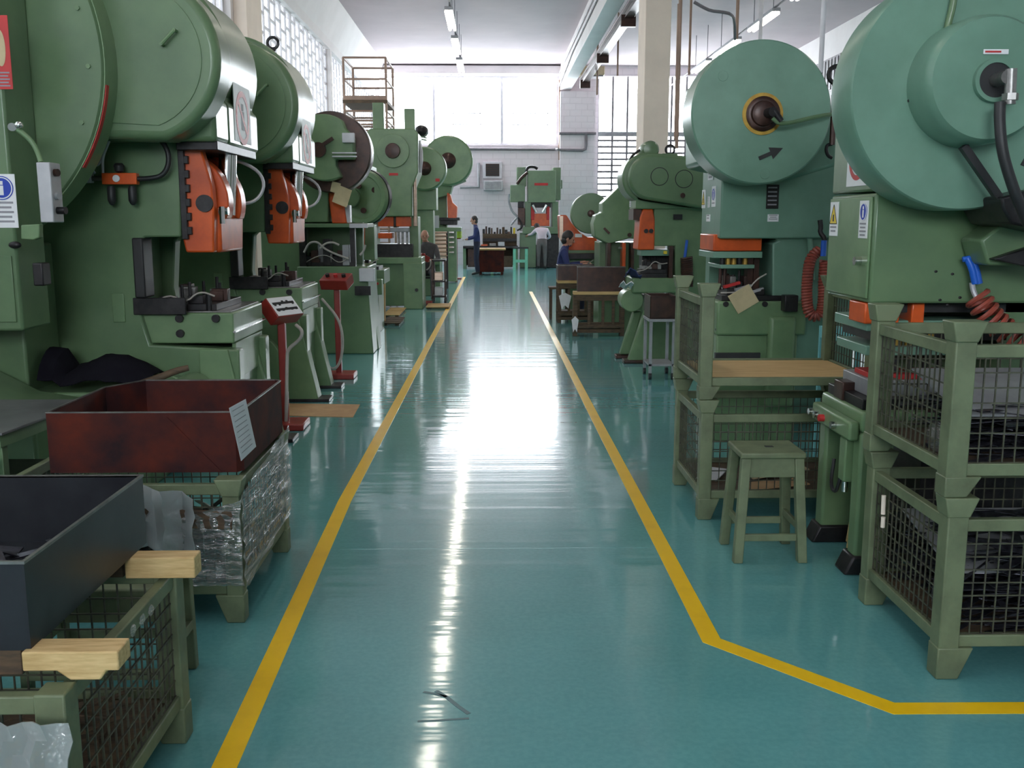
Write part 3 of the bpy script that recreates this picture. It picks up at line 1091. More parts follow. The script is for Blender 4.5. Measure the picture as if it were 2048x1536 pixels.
p1 = at(563, 640, 7.7)
pillar_stand('control_pillar', 'red control pillar with black and white lettered head, beside the rusty red bin', p1.x, 7.7, .88, 48, -30, True,
             hose=[at(592, 650, 7.65), at(606, 662, 7.6), at(600, 680, 7.62), at(575, 698, 7.66), at(574, 720, 7.67), at(573, 800, 7.67), at(572, 850, 7.67)])
p2 = at(675, 620, 10.2)
pillar_stand('control_pillar', 'plain red control pillar with blank box head and drooping grey conduit', p2.x, 10.2, .95, -22, 75,
             hose=[at(634, 590, 10.1), at(640, 620, 10.1), at(645, 690, 10.05), at(655, 735, 10.05), at(672, 739, 10.0), at(684, 715, 10.0), at(686, 670, 10.0), at(676, 635, 10.0), at(650, 605, 10.05), at(644, 598, 10.1)])

# ---------------------------------------------------------------- press C
t = thing('power_press', 'third press on the left with broken dark brown flywheel rim and paper tags', 'power press', (-2.1, 12.3, 0), 'green power presses along the left side')
Yc = 12.0
pr = pxz([(594, 533), (735, 533), (737, 582), (747, 708), (628, 708), (594, 640)], Yc)
pr = [(x, max(z, 0)) for x, z in pr]
MB().prism(pr, Yc, Yc + .9).build('pedestal', 'green', t, bevel=.012)
a, b = at(735, 590, Yc + .4), at(757, 697, Yc + .4)
MB().prism([(a.x - .05, 0), (a.x - .05, a.z + .05), (a.x + .04, a.z + .05), (b.x, .0)], Yc + .45, Yc + .7).build('leg', 'green2', t, bevel=.01)
a, b = at(596, 455, Yc), at(732, 447, Yc)
MB().box(a.x, b.x, Yc - .02, Yc + .75, a.z, b.z).build('platen', 'green', t, bevel=.006)
a, b = at(700, 456, Yc), at(736, 447, Yc)
MB().box(a.x, b.x, Yc - .06, Yc - .02, a.z, b.z).build('platen_end', 'greylight', t, bevel=.004)
for x0, x1 in ((598, 608), (700, 708)):
    a, b = at(x0, 533, Yc), at(x1, 456, Yc)
    MB().box(a.x, b.x, Yc + .05, Yc + .15, a.z, b.z).build('guide_post', 'dark', t)
a, b = at(655, 447, Yc), at(690, 352, Yc)
MB().prism(pxz([(654, 352), (676, 352), (684, 395), (692, 447), (662, 447), (655, 400)], Yc), Yc + .08, Yc + .4).build('slide', 'orange', t, bevel=.012)
MB().box(at(688, 445, Yc).x, at(698, 445, Yc).x, Yc + .1, Yc + .25, at(690, 445, Yc).z, at(690, 410, Yc).z).build('slide_rail', 'greylight', t)
MB().prism(pxz([(590, 300), (655, 300), (655, 445), (590, 445)], Yc), Yc + .05, Yc + .8).build('frame', 'green', t, bevel=.015)
MB().box(at(520, 533, Yc).x, at(600, 533, Yc).x, Yc + .1, Yc + .8, 0, 2.5).build('rear_column', 'green', t, bevel=.015)
c = at(668, 307, 12.0)
fl = MB().lathe((c.x, 11.75, c.z), (0, 1, 0), [(0, .30), (0, .455), (.03, .47), (.30, .47), (.33, .455), (.33, .2)], 64).build('flywheel', 'brown', t)
c2 = at(650, 296, 11.6)
# guard is a disc with a bite cut out at lower right
pts = arc(c2.x, c2.z, .375, 10, 250, 30)
pts = arc(c2.x, c2.z, .375, 55, 300, 32) + [(c2.x + .13, c2.z - .20), (c2.x + .13, c2.z - .13), (c2.x + .34, c2.z - .13), (c2.x + .34, c2.z + .12), (c2.x + .25, c2.z + .22)]
gd = MB().prism(pts, 11.52, 11.72).build('wheel_guard', 'green2', t, bevel=.015)
p = at(638, 300, 11.52)
MB().cyl(p, p + Vector((0, -.06, 0)), .085, seg=24).build('shaft_boss', 'brown', gd)
MB().bar(p + Vector((0, -.04, .02)), p + Vector((.17, -.04, .13)), .04, .03, (0, 1, 0)).build('brake_arm', 'brown', gd)
for z in (-.02, -.06):
    MB().box(c2.x + .1, c2.x + .38, 11.47, 11.5, c2.z + z - .05, c2.z + z - .035).build('tie_bar', 'greylight', gd)
MB().box(c2.x + .22, c2.x + .36, 11.46, 11.52, c2.z + .05, c2.z + .16).build('latch_box', 'greylight', gd, bevel=.006)
MB().prism(pxz([(640, 355), (690, 330), (690, 365), (655, 400), (640, 400)], 12.1), 12.1, 12.5).build('gooseneck', 'green', t, bevel=.01)
MB().prism(pxz([(585, 445), (712, 445), (712, 540), (585, 540)], Yc), Yc + .62, Yc + .75).build('back_plate', 'green', t)
for k in range(7):
    q = at(612 + 13 * k, 530, Yc)
    MB().box(q.x - .04, q.x + .045, Yc + .08 + .05 * (k % 3), Yc + .3, q.z - .01, q.z + .1 + .07 * ((k * 5) % 4)).build('tooling_block', ('dark', 'brown', 'grey', 'dark')[k % 4], t, bevel=.004)
die_set(t, at(610, 533, Yc).x, at(700, 533, Yc).x, Yc + .1, Yc + .6, at(610, 533, Yc).z, 5)
for k, q in enumerate((((608, 505), (618, 485), (635, 483), (648, 497), (668, 507), (690, 515), (698, 518)), ((640, 497), (650, 487), (665, 484), (678, 490)), ((720, 510), (727, 503), (731, 490)))):
    MB().tube([at(x, y, Yc - .03) for x, y in q], .013, 8, 2).build('air_hose', 'greyhose', t)
a = at(728, 540, Yc - .1)
MB().box(a.x - .06, a.x + .12, Yc - .12, Yc + .02, a.z - .14, a.z + .02).build('limit_switch', 'greylight', t, bevel=.008)
m = MB().box(at(710, 585, Yc - .02).x, at(742, 585, Yc).x, Yc - .04, Yc, at(710, 590, Yc).z, at(710, 572, Yc).z)
m.build('slot', 'dark', t)
cx = at(684, 392, 11.735)
b = MB().obox(cx, Vector((.085, 0, -.035)), Vector((.035, 0, .10)), Vector((0, .002, 0)))
tag(b.build('paper_tag', 'tag', bevel=.001), 'larger tilted manila card hanging in front of the orange slide below the brown flywheel', 'paper tag', 'manila cards on the third press')
cx = at(671, 375, 11.738)
b = MB().obox(cx, Vector((.05, 0, -.015)), Vector((.015, 0, .06)), Vector((0, .002, 0)))
tag(b.build('paper_tag', 'tag', bevel=.001), 'smaller manila card just above the larger tilted one', 'paper tag', 'manila cards on the third press')

# ---------------------------------------------------------------- press D (pale wheel)
t = thing('power_press', 'press with pale green dished handwheel, between brown flywheel and tall wide press', 'power press', (-1.95, 14.6, 0), 'green power presses along the left side')
c = at(722, 394, 14.0)
w = MB().lathe((c.x, 14.0, c.z), Vector((.32, 1, 0)), [(.06, .05), (.03, .15), (.03, .29), (0, .31), (0, .365), (.02, .38), (.15, .38), (.15, .2)], 56).build('flywheel', 'green2', t)
MB().ring((c.x + .03, 14.09, c.z), Vector((.32, 1, 0)), .378, .392, .09, 56).build('wheel_rim', 'dark', w)
for x, y in ((749, 380), (727, 421), (717, 372)):
    p = at(x, y, 13.99)
    MB().cyl(p + Vector((0, .1, 0)), p + Vector((0, -.02, 0)), .04, seg=16).build('web_hole', 'brown', w)
p = at(700, 395, 13.9)
MB().cyl(p, p + Vector((0, .25, 0)), .13, seg=24).build('hub', 'green', w, bevel=.01)
MB().prism(pxz([(655, 330), (742, 330), (742, 450), (700, 450), (655, 430)], 14.4), 14.4, 15.1).build('frame', 'green', t, bevel=.02)
MB().prism(pxz([(704, 425), (716, 425), (728, 452), (727, 494), (708, 494)], 14.2), 14.2, 14.45).build('slide', 'orange', t, bevel=.012)
a, b = at(727, 520, 14.35), at(748, 450, 14.35)
MB().box(a.x, b.x, 14.35, 14.7, a.z, b.z).build('column', 'green2', t, bevel=.01)
a, b = at(690, 552, 14.2), at(768, 540, 14.2)
MB().box(a.x, b.x, 14.2, 15.0, a.z - .12, b.z).build('table', 'green', t, bevel=.01)
MB().box(a.x, b.x - .1, 14.3, 15.0, 0, a.z - .1).build('pedestal', 'green', t, bevel=.01)
die_set(t, a.x + .1, b.x - .08, 14.25, 14.8, b.z, 9)
MB().box(at(727, 545, 14.1).x, at(745, 545, 14.1).x, 14.0, 14.25, at(727, 553, 14.1).z, at(727, 543, 14.1).z).build('metal_tray', 'chrome', t)
a = at(752, 575, 14.0)
MB().box(a.x - .09, a.x + .09, 13.95, 14.1, a.z - .1, a.z + .12).build('control_box', 'green2', t, bevel=.01)
for dx in (-.04, .03):
    MB().cyl((a.x + dx, 13.95, a.z + .06), (a.x + dx, 13.92, a.z + .06), .018, seg=10).build('push_button', 'signred' if dx > 0 else 'chrome', t)
for k in range(3):
    q = at(738 + 8 * k, 590, 13.9)
    MB().tube([q, q + Vector((.0, -.02, -.12)), q + Vector((-.06, -.02, -.2))], .016, 8, 2).build('grey_hose', 'greylight', t)

# slatted duckboards on the floor and planks by press D
for k, (x0, x1, y0, y1, lb) in enumerate(((766, 812, 634, 621, 'slatted wooden duckboard on the floor, the one farther from the dark board'), (764, 810, 651, 640, 'darker wooden duckboard at the foot of the pale wheel press'), (852, 902, 618, 612, 'slatted wooden duckboard touching the yellow line beside the trolley'))):
    a, b = gr(x0, y0), gr(x1, y1)
    t = thing('duckboard', lb, 'duckboard', ((a.x + b.x) / 2, (a.y + b.y) / 2, 0), 'wooden duckboards')
    n = 6
    for i in range(n):
        y = a.y + (b.y - a.y) * i / (n - 1)
        MB().box(a.x, b.x, y - .04, y + .04, .03, .05).build('slat', 'oldwood' if k == 1 else 'wood', t, bevel=.003)
    for x in (a.x + .05, b.x - .05):
        MB().box(x - .03, x + .03, a.y, b.y, 0, .03).build('runner', 'oldwood', t)
a, b = at(752, 632, 15.6), at(768, 590, 15.6)
tag(MB().obox(((a.x + b.x) / 2, 15.6, .33), (.09, 0, 0), (0, .02, .0), (0, .05, .33)).build('leaning_board', 'card'), 'pinkish board leaning on end between duckboard and press pedestal', 'board')

# ---------------------------------------------------------------- press E: wide, faces the camera, two posts on top
t = thing('power_press', 'tall wide green press with two square posts on top and red-brown round boss', 'power press', (-1.8, 18.8, 0), 'green power presses along the left side')
Y = 18.2
def bx(name, x0, y0, x1, y1, Ya, Yb, m, p=None, bv=.012, **k):
    a, b = at(x0, max(y0, y1), Ya), at(x1, min(y0, y1), Ya)
    return MB().box(a.x, b.x, Ya, Yb, max(0, a.z), b.z).build(name, m, p, bevel=bv, **k)


MB().prism(pxz([(733, 264), (740, 257), (828, 257), (836, 266), (836, 345), (824, 375), (824, 433), (753, 433), (753, 375), (733, 345)], Y), Y, Y + 1.0).build('frame', 'green2', t, bevel=.02)
bx('post', 746, 262, 767, 205, Y + .2, Y + .45, 'green2', t)
bx('post', 809, 262, 829, 217, Y + .2, Y + .45, 'green2', t)
c = at(786, 302, Y)
MB().cyl((c.x, Y, c.z), (c.x, Y - .05, c.z), .3, seg=48).build('bearing_cover', 'green2', t, bevel=.008)
MB().lathe((c.x, Y - .05, c.z), (0, -1, 0), [(0, .14), (.07, .13), (.08, .05)], 28).build('shaft_boss', 'brown', t)
bx('name_strip', 778, 351, 796, 346, Y - .012, Y, 'signred', t, .002)
bx('slide', 756, 453, 787, 433, Y + .1, Y + .7, 'orange', t)
bx('slide', 792, 453, 821, 433, Y + .1, Y + .7, 'orange', t)
bx('slide_gap', 787, 455, 792, 430, Y + .12, Y + .7, 'dark', t, 0)
bx('die_plate', 756, 477, 784, 466, Y + .1, Y + .5, 'orange', t)
bx('upper_die', 780, 464, 818, 456, Y + .1, Y + .6, 'grey', t)
bx('column', 741, 520, 752, 440, Y + .2, Y + .8, 'green2', t)
bx('column', 820, 520, 836, 433, Y + .3, Y + .9, 'green2', t)
bx('die_set', 755, 517, 825, 488, Y + .1, Y + .7, 'dark', t)
for x in (795, 803, 812):
    bx('guide_pin', x, 488, x + 4, 464, Y + .2, Y + .26, 'steel', t, 0)
bx('table', 742, 528, 843, 515, Y - .05, Y + .9, 'green2', t)
bx('pedestal', 746, 612, 808, 526, Y + .05, Y + .9, 'green', t)
bx('pedestal', 808, 619, 844, 526, Y - .1, Y + .8, 'green2', t)
c = at(833, 580, Y - .1)
MB().cyl(c, c + Vector((0, -.02, 0)), .03, seg=12).build('bolt', 'dark', t)
c0, c1 = at(830, 452, Y), at(830, 345, Y)
MB().cyl((c0.x, Y + .1, c0.z), (c0.x, Y + .1, c1.z), .035, seg=12).build('balance_rod', 'gold', t)
# side parts above the rod: pale belt and spring
MB().tube([at(836, 282, Y + .3), at(842, 310, Y + .3), at(838, 345, Y + .3)], .05, 8, 1).build('curved_guard', 'greylight', t)
for k in range(4):
    a = at(843, 264 + 5 * k, Y + 1.1)
    MB().bar(a + Vector((-.12, 0, .04)), a + Vector((.10, 0, -.02)), .03).build('spring_coil', 'green2', t)
c = at(843, 263, Y + 1.2)
MB().ball(c, .14, .2, .12).build('motor_end', 'dark', t)

# ---------------------------------------------------------------- press F and G: big discs
def disc_press(Y, cx, cy, rpx, depth, lb, nose, boss, tilt=0.0):
    t = thing('power_press', lb, 'power press', (at(cx, cy, Y).x - .2, Y + .4, 0), 'green power presses along the left side')
    c = at(cx, cy, Y)
    r = rpx * Y / FPX
    w = MB().lathe((c.x, Y, c.z), Vector((tilt, 1, 0)), [(0, r * .4), (0, r * .93), (.03, r * .97), (.03, r * .97), (.05, r), (depth, r), (depth, r * .3)], 64).build('flywheel_guard', 'green2', t)
    MB().lathe((c.x + boss * .2, Y, c.z), (0, -1, 0), [(0, r * .32), (.03, r * .30), (.1, r * .16), (.14, r * .05)], 24).build('shaft_boss', 'brown', w)
    return t, c, r


tF, c, r = disc_press(21.0, 849, 337, 42, .5, 'press whose disc is half hidden behind the tall wide press', 0, 0)
bx('frame', 830, 420, 872, 360, 21.3, 22.0, 'green2', tF)
bx('column', 832, 520, 866, 400, 21.4, 22.0, 'green2', tF)
bx('table', 836, 530, 880, 520, 21.2, 22.2, 'green2', tF)
bx('pedestal', 836, 595, 880, 528, 21.3, 22.2, 'green', tF)
bx('name_strip', 871, 363, 879, 357, 20.98, 21.0, 'signred', tF, .001)
tG, c, r = disc_press(25.5, 896, 321, 48, .7, 'press with the farthest big disc on the left, orange slide jutting out at its right', 0, 0)
MB().prism(pxz([(862, 330), (926, 352), (932, 361), (905, 372), (900, 390), (862, 400)], 26.0), 25.9, 26.7).build('crown', 'green2', tG, bevel=.02)
MB().prism(pxz([(894, 385), (900, 388), (905, 405), (914, 413), (913, 437), (896, 437)], 25.8), 25.8, 26.4).build('slide', 'orange', tG, bevel=.015)
bx('column', 858, 505, 893, 380, 26.2, 26.8, 'green2', tG)
bx('upper_die', 874, 441, 919, 435, 25.8, 26.4, 'dark', tG)
bx('die_set', 880, 450, 914, 441, 25.8, 26.4, 'dark', tG)
bx('table', 872, 463, 922, 455, 25.7, 26.6, 'green2', tG)
bx('pedestal', 894, 563, 912, 462, 25.8, 26.4, 'green2', tG)
for k in range(5):
    bx('metal_tray', 898, 466 + 10 * k, 908, 463 + 10 * k, 25.55, 25.78, 'chrome', tG, 0)
a = at(866, 432, 25.4)
m = MB().sheet([[at(860 + 18 * u / 4, 431 + 25 * v / 4, 25.4) + Vector((0, .05 * ((u + v) % 2), 0)) for u in range(5)] for v in range(5)], .01)
tag(m.build('film_wrap', 'bag'), 'crumpled grey white plastic film hung on the press above the seated bald man', 'plastic film')

# pale ribbed sheet, trolley, red pillars further back
t = thing('sheet_guard', 'pale bronze ribbed sheet guard between seated man and far red pillar', 'sheet guard', at(880, 515, 23.5))
a, b = at(866, 517, 23.5), at(894, 463, 23.5)
m = MB()
n = 14
for i in range(n):
    z0 = a.z + (b.z - a.z) * i / n
    z1 = a.z + (b.z - a.z) * (i + 1) / n
    m.prismx([(23.5, z0), (23.47 if i % 2 else 23.5, (z0 + z1) / 2), (23.5, z1), (23.53, z1), (23.53, z0)], a.x, b.x)
m.build('sheet', 'gold', t)
for x in (a.x, b.x):
    MB().box(x - .02, x + .02, 23.5, 23.55, 0, b.z).build('upright', 'dark', t)
pillar_stand('control_pillar', 'small far red control pillar in front of the seated bald man', at(847, 560, 19.25).x, 19.25, at(847, 516, 19.25).z - .05, 30, 20,
             hose=[at(855, 515, 19.2), at(862, 522, 19.2), at(860, 535, 19.2), at(853, 540, 19.2)])
q = at(912, 500, 27.5)
t = thing('control_pillar', 'farthest thin red pillar, near the standing worker with papers', 'control stand', (q.x, 27.5, 0), 'red control pillars')
MB().box(q.x - .04, q.x + .04, 27.46, 27.54, .02, at(912, 470, 27.5).z).build('post', 'red', t, bevel=.006)
MB().box(q.x - .15, q.x + .15, 27.35, 27.65, 0, .03).build('base_plate', 'red', t)
MB().box(q.x - .06, q.x + .14, 27.4, 27.6, at(912, 478, 27.5).z, at(912, 462, 27.5).z).build('control_head', 'red', t, bevel=.01)
b = MB().lathe(at(918, 476, 27.3), (0, 0, 1), [(0, .08), (.2, .08), (.26, .05), (.28, .02)], 16)
tag(b.build('bottle', 'lime'), 'lime yellow bottle hooked on the far red pillar', 'bottle')

t = thing('trolley', 'small dark parts trolley on castors beside the yellow line', 'trolley', at(872, 600, 19.4))
a, b = at(864, 606, 19.3), at(891, 521, 19.3)
y0, y1 = 19.3, 19.75
for z in (.12, .42, b.z - .02):
    MB().box(a.x, b.x, y0, y1, z, z + .03).build('shelf', 'dark', t, bevel=.003)
for x in (a.x, b.x - .03):
    for y in (y0, y1 - .03):
        MB().box(x, x + .03, y, y + .03, .1, b.z).build('leg', 'brown', t)
        MB().cyl((x - .005, y + .015, .05), (x + .035, y + .015, .05), .05, seg=14).build('castor', 'black', t)
m = MB()
rnd = random.Random(11)
for k, (z, mt, lb) in enumerate(((.15, 'greylight', 'pale parts box on the lowest shelf of the dark trolley'), (.45, 'gold', 'bronze coloured box on the middle shelf of the dark trolley'))):
    tag(MB().box(a.x + .05, b.x - .06, y0 + .05, y0 + .35, z, z + .16).build('parts_box', mt, bevel=.01), lb, 'box')

# ---------------------------------------------------------------- scaffold tower
t = thing('scaffold_tower', 'brown tubular scaffold tower with timber platform against the left wall', 'scaffold', (-3.2, 25, 0))
x0, x1, y0, y1 = at(686, 115, 25).x, at(771, 118, 25).x, 25, 26.7
zt = at(686, 115, 25).z
for x in (x0, x1):
    for y in (y0, y1):
        MB().cyl((x, y, 0), (x, y, zt), .03, seg=8).build('upright', 'pipebrown', t)
zs = [zt, at(690, 158, 25).z, at(690, 222, 25).z, at(690, 241, 25).z, at(690, 249, 25).z, 2.6, 1.4, .5]
for z in zs:
    for y in (y0, y1):
        MB().cyl((x0, y, z), (x1, y, z), .025, seg=8).build('ledger', 'pipebrown', t)
    for x in (x0, x1):
        MB().cyl((x, y0, z), (x, y1, z), .025, seg=8).build('ledger', 'pipebrown', t)
zp = at(690, 204, 25).z
MB().box(x0 - .03, x1 + .03, y0 - .04, y1, zp - .03, zp + .05).build('platform', 'oldwood', t)
MB().box(x0, x1, y0 - .03, y0, zp + .05, zp + .15).build('toe_board', 'pipebrown', t)
for i in range(14):
    z = .5 + i * .28
    MB().cyl((x1 - .28, y0, z), (x1, y0, z), .015, seg=6).build('rung', 'pipebrown', t)
MB().cyl((x1 - .28, y0, .3), (x1 - .28, y0, zp), .02, seg=6).build('ladder_stile', 'pipebrown', t)
# ================================================================ right row of presses
XFB = 1.64


def hose_coil(name, path, r, turns, parent, m='coil', tr=.012):
    """a coiled air line following path"""
    pts = [Vector(p) for p in path]
    for _ in range(3):
        q = [pts[0]]
        for a, c in zip(pts, pts[1:]):
            q += [a * .75 + c * .25, a * .25 + c * .75]
        pts = q + [pts[-1]]
    ln = [0]
    for a, c in zip(pts, pts[1:]):
        ln.append(ln[-1] + (c - a).length)
    out = []
    n = turns * 12
    j = 0
    for i in range(n + 1):
        s = ln[-1] * i / n
        while j < len(pts) - 2 and ln[j + 1] < s:
            j += 1
        f = (s - ln[j]) / max(1e-6, ln[j + 1] - ln[j])
        p = pts[j].lerp(pts[j + 1], f)
        d = (pts[j + 1] - pts[j]).normalized()
        u = d.cross(Vector((0, 1, 0)))
        if u.length < .01:
            u = Vector((1, 0, 0))
        u.normalize()
        v = d.cross(u)
        a = 2 * math.pi * i / 12
        out.append(p + u * r * math.cos(a) + v * r * math.sin(a))
    return MB().tube(out, tr, 6).build(name, m, parent)


# ---------------------------------------------------------------- press I: nearest on the right
t = thing('power_press', 'nearest press on the right, with black round port and thick black hose', 'power press', (2.2, 4.6, 0), 'green power presses along the right side')
PI_ = t
y0, y1 = 4.35, 4.92
XI = 1.69
zs_ = at(1745, 384, y0).z
zb = at(1740, 607, y0).z
MB().box(XI, 3.3, y0, y1, zb, zs_ - .004).build('crown', 'green', t, bevel=.012)
MB().box(XI, 3.3, y0 + .01, y1, zs_ + .004, 2.45).build('upper_crown', 'green', t, bevel=.012)
MB().box(XI - .012, XI, y0 + .02, y1 - .02, zb + .02, zs_ - .02).build('front_door', 'green2', t, bevel=.004)
p = atx(1721, 522, XI - .012)
MB().cyl(p, p + Vector((-.03, 0, 0)), .02, seg=16).build('door_lock', 'chrome', t)
q = atx(1669, 438, XI - .012)
sign(t, q, (0, -.055, 0), (0, 0, .082), 'warning')
q = atx(1728, 439, XI - .012)
sign(t, q, (0, -.05, 0), (0, 0, .084), 'mandatory')
q = atx(1713, 333, XI)
sign(t, (XI, q.y - .02, q.z + .04), (0, -.13, 0), (0, 0, .13), 'prohibit')
c = at(1937, 180, 4.1)
fw = MB().lathe((c.x, 4.10, c.z), (0, 1, 0), [(0, .3), (0, .478), (.012, .486), (.23, .486), (.25, .47), (.25, .1)], 96).build('flywheel_guard', 'aqua', t)
h = at(1990, 156, 3.9)
hb = MB().lathe((h.x - .01, 4.11, h.z), (0, -1, 0), [(0, .252), (.15, .248), (.18, .243), (.20, .23), (.20, .02)], 72).build('hub_cover', 'aqua', fw)
p = at(1989, 161, 3.9)
MB().ring((p.x, 3.885, p.z), (0, 1, 0), .066, .082, .03, 40).build('port_ring', 'aqua', hb)
MB().cyl((p.x, 3.905, p.z), (p.x, 3.892, p.z), .07, seg=40).build('port', 'black', hb, label='black round opening in the hub cover')
m = MB().cyl((p.x, 3.9, p.z), (p.x, 3.80, p.z), .026, seg=12).cyl((p.x + .015, 3.81, p.z + .03), (p.x + .02, 3.81, p.z - .1), .022, seg=12)
m.cyl((p.x + .02, 3.81, p.z - .06), (p.x + .02, 3.81, p.z - .085), .03, seg=6)
m.build('elbow_fitting', 'steel', hb)
MB().tube([at(2000, 205, 3.81), at(1999, 245, 3.8), at(2004, 300, 3.79), at(2016, 345, 3.79), at(2035, 400, 3.8), at(2062, 460, 3.85)], .021, 12, 2).build('hose', 'black', t)
MB().tube([at(1912, -30, 4.08), at(1905, 15, 4.08), at(1897, 45, 4.08), at(1892, 72, 4.09)], .014, 10, 1).build('oil_pipe', 'green', t)
MB().bar(at(1926, 292, 4.0), at(1997, 395, 4.0), .03, .03, (0, 1, 0)).build('brake_bar', 'black', t)
MB().prism(pxz([(1990, 395), (2048, 380), (2110, 380), (2110, 470), (2010, 448), (1992, 415)], 4.0), 3.95, 4.3).build('brake_bracket', 'dark', t, bevel=.01)
a, b = at(1968, 108, 3.9), at(2019, 98, 3.9)
pl = MB().box(a.x, b.x, 3.904, 3.908, a.z, b.z).build('name_strip', 'white', hb, bevel=.001)
MB().box(a.x + .006, b.x - .03, 3.902, 3.904, a.z + .006, b.z - .006).build('print', 'signred', pl)
for x, y in ((1858, 84), (1819, 201)):
    q = at(x, y, 4.1)
    MB().cyl(q, q + Vector((0, -.012, 0)), .01, seg=8).build('bolt', 'dark', fw)
# black arrow cut by the picture edge
q = at(2046, 320, 4.1)
m = MB().prism([(q.x - .01, q.z - .02), (q.x + .02, q.z + .04), (q.x + .07, q.z + .03), (q.x + .05, q.z - .04)], 4.095, 4.1)
m.build('arrow', 'black', fw)
# body behind, small dark oil marks, arm with blue hose coupling
MB().prism([(1.95, 1.27), (1.95, .8), (2.3, .55), (3.3, .55), (3.3, 1.27)], y0 + .35, y1).build('frame', 'green', t, bevel=.015)
MB().box(2.35, 3.3, y0 + .1, y1 + .3, 0, 1.3).build('rear_frame', 'green', t, bevel=.015)
MB().prism(pxz([(1950, 480), (1990, 450), (2100, 395), (2100, 530), (1965, 530)], 4.2), 4.15, 4.34).build('lever_housing', 'green', t, bevel=.012)
MB().prism(pxz([(1982, 518), (2020, 505), (2100, 480), (2100, 545)], 4.12), 4.1, 4.15).build('pedal_lever', 'dark', t, bevel=.006)
m = MB()
q = at(1942, 535, 4.3)
for dx, y in ((0, 0), (.016, .01)):
    m.tube([q + Vector((dx - .02, 0, .04)), q + Vector((dx, -.01, 0)), q + Vector((dx + .02, -.01, -.07))], .016, 10, 1)
m.cyl(q + Vector((-.04, 0, .035)), q + Vector((.03, -.01, .05)), .012, seg=8)
m.build('hose_coupling', 'blue', t)
hose_coil('coiled_hose', [at(1953, 592, 4.3), at(1968, 618, 4.28), at(1985, 640, 4.27), at(2010, 662, 4.25), at(2045, 685, 4.22), at(2080, 710, 4.2)], .05, 10, t)
MB().tube([at(1944, 565, 4.3), at(1946, 580, 4.3), at(1953, 595, 4.29)], .012, 8, 1).build('hose_tail', 'greylight', t)
for x, y in ((1872, 543), (1905, 548), (1880, 600), (1895, 610), (1920, 595)):
    q = at(x, y, y0)
    MB().ball(q, .008, .003, .006, 8).build('oil_spot', 'dark', t)
# slide, plates and die below the crown
MB().box(1.80, 2.5, y0 + .1, y1 - .05, zb - .05, zb).build('slide_gap', 'black', t)
for x0_, x1_ in ((1728, 1752), (1770, 1800), (1822, 1850)):
    a, b = at(x0_, 648, y0 + .05), at(x1_, 615, y0 + .05)
    MB().box(a.x, b.x, y0 + .05, y0 + .25, a.z, b.z + .02).build('slide_block', 'orange', t, bevel=.006)
a, b = at(1671, 650, y1 - .08), at(1830, 640, y0 + .1)
b = at(1830, 640, y0 + .1)
a.z = b.z - .02
MB().box(a.x, 2.4, y0 + .08, y1 - .06, a.z - .03, b.z).build('upper_plate', 'aqua', t, bevel=.005)
MB().box(a.x + .03, 2.38, y0 + .1, y1 - .1, a.z - .075, a.z - .035).build('spring_plate', 'dark', t)
for k in range(6):
    q = a.x + .06 + k * .05
    MB().cyl((q, y0 + .11, a.z - .1), (q, y0 + .11, a.z - .035), .018, seg=10).build('spring', 'brass', t)
MB().box(a.x + .01, 2.36, y0 + .1, y1 - .08, a.z - .145, a.z - .1).build('stripper_plate', 'aqua', t, bevel=.005)
# table and base
zt = at(1748, 838, y0).z + .03
tb = MB().box(XI, 2.8, y0, y1, zt - .1, zt).build('table', 'green2', t, bevel=.02, seg=3)
MB().box(XI + .02, 2.75, y0 + .06, y1 - .04, zt, zt + .05).build('bolster', 'dark', t, bevel=.004)
a, b = at(1722, 757, y0 + .1), at(1840, 720, y0 + .1)
MB().box(1.76, 2.3, y0 + .12, y1 - .1, zt + .05, zt + .13).build('lower_die', 'grey', t, bevel=.005)
MB().box(1.78, 2.2, y0 + .14, y1 - .2, zt + .13, zt + .155).build('red_plate', 'signred', t, bevel=.003)
for k in range(6):
    x = 1.84 + k * .07
    MB().cyl((x, y0 + .2, zt + .15), (x, y0 + .2, a.z + .19), .013, seg=8).build('guide_pin', 'dark', t)
MB().box(1.7, 1.78, y0 + .3, y0 + .42, zt, zt + .09).build('clamp_block', 'brown', t, bevel=.005)
m = MB().prismx([(y0 + .02, zt - .05), (y1 - .02, zt - .05), (y1 - .02, zt - .14), (y0 + .02, zt - .14)], XI - .05, XI)
cp = m.build('control_panel', 'green2', t, bevel=.012)
for y, mm in ((4.88, 'chrome'), (4.80, 'chrome'), (4.72, 'signred'), (4.55, 'chrome')):
    MB().cyl((XI - .05, y, zt - .10), (XI - .075, y, zt - .10), .018, seg=14).build('push_button', mm, cp)
for y in (y0, y1 - .1):
    MB().box(XI, XI + .16, y, y + .1, .05, zt - .1).build('leg', 'green2', t, bevel=.015)
    MB().prism([(XI - .05, 0), (XI + .28, 0), (XI + .2, .09), (XI - .01, .09)], y - .02, y + .12).build('foot', 'dark', t, bevel=.01)
MB().box(2.0, 2.8, y0 + .05, y1 - .02, 0, zt - .1).build('base_web', 'dark', t)
q = atx(1703, 866, XI - .02)
jb = MB().box(XI - .03, XI + .02, y0 + .11, y0 + .19, zt - .36, zt - .15).build('junction_box', 'green2', t, bevel=.008)
MB().tube([(XI - .02, y0 + .18, zt - .36), (XI - .03, y0 + .2, zt - .44), (XI - .03, y0 + .28, zt - .42), (XI, y0 + .33, zt - .3)], .009, 8, 2).build('cable', 'black', jb)
MB().cyl((XI - .015, y0 + .13, zt - .36), (XI - .015, y0 + .13, zt - .41), .014, seg=10).build('gland', 'chrome', jb)
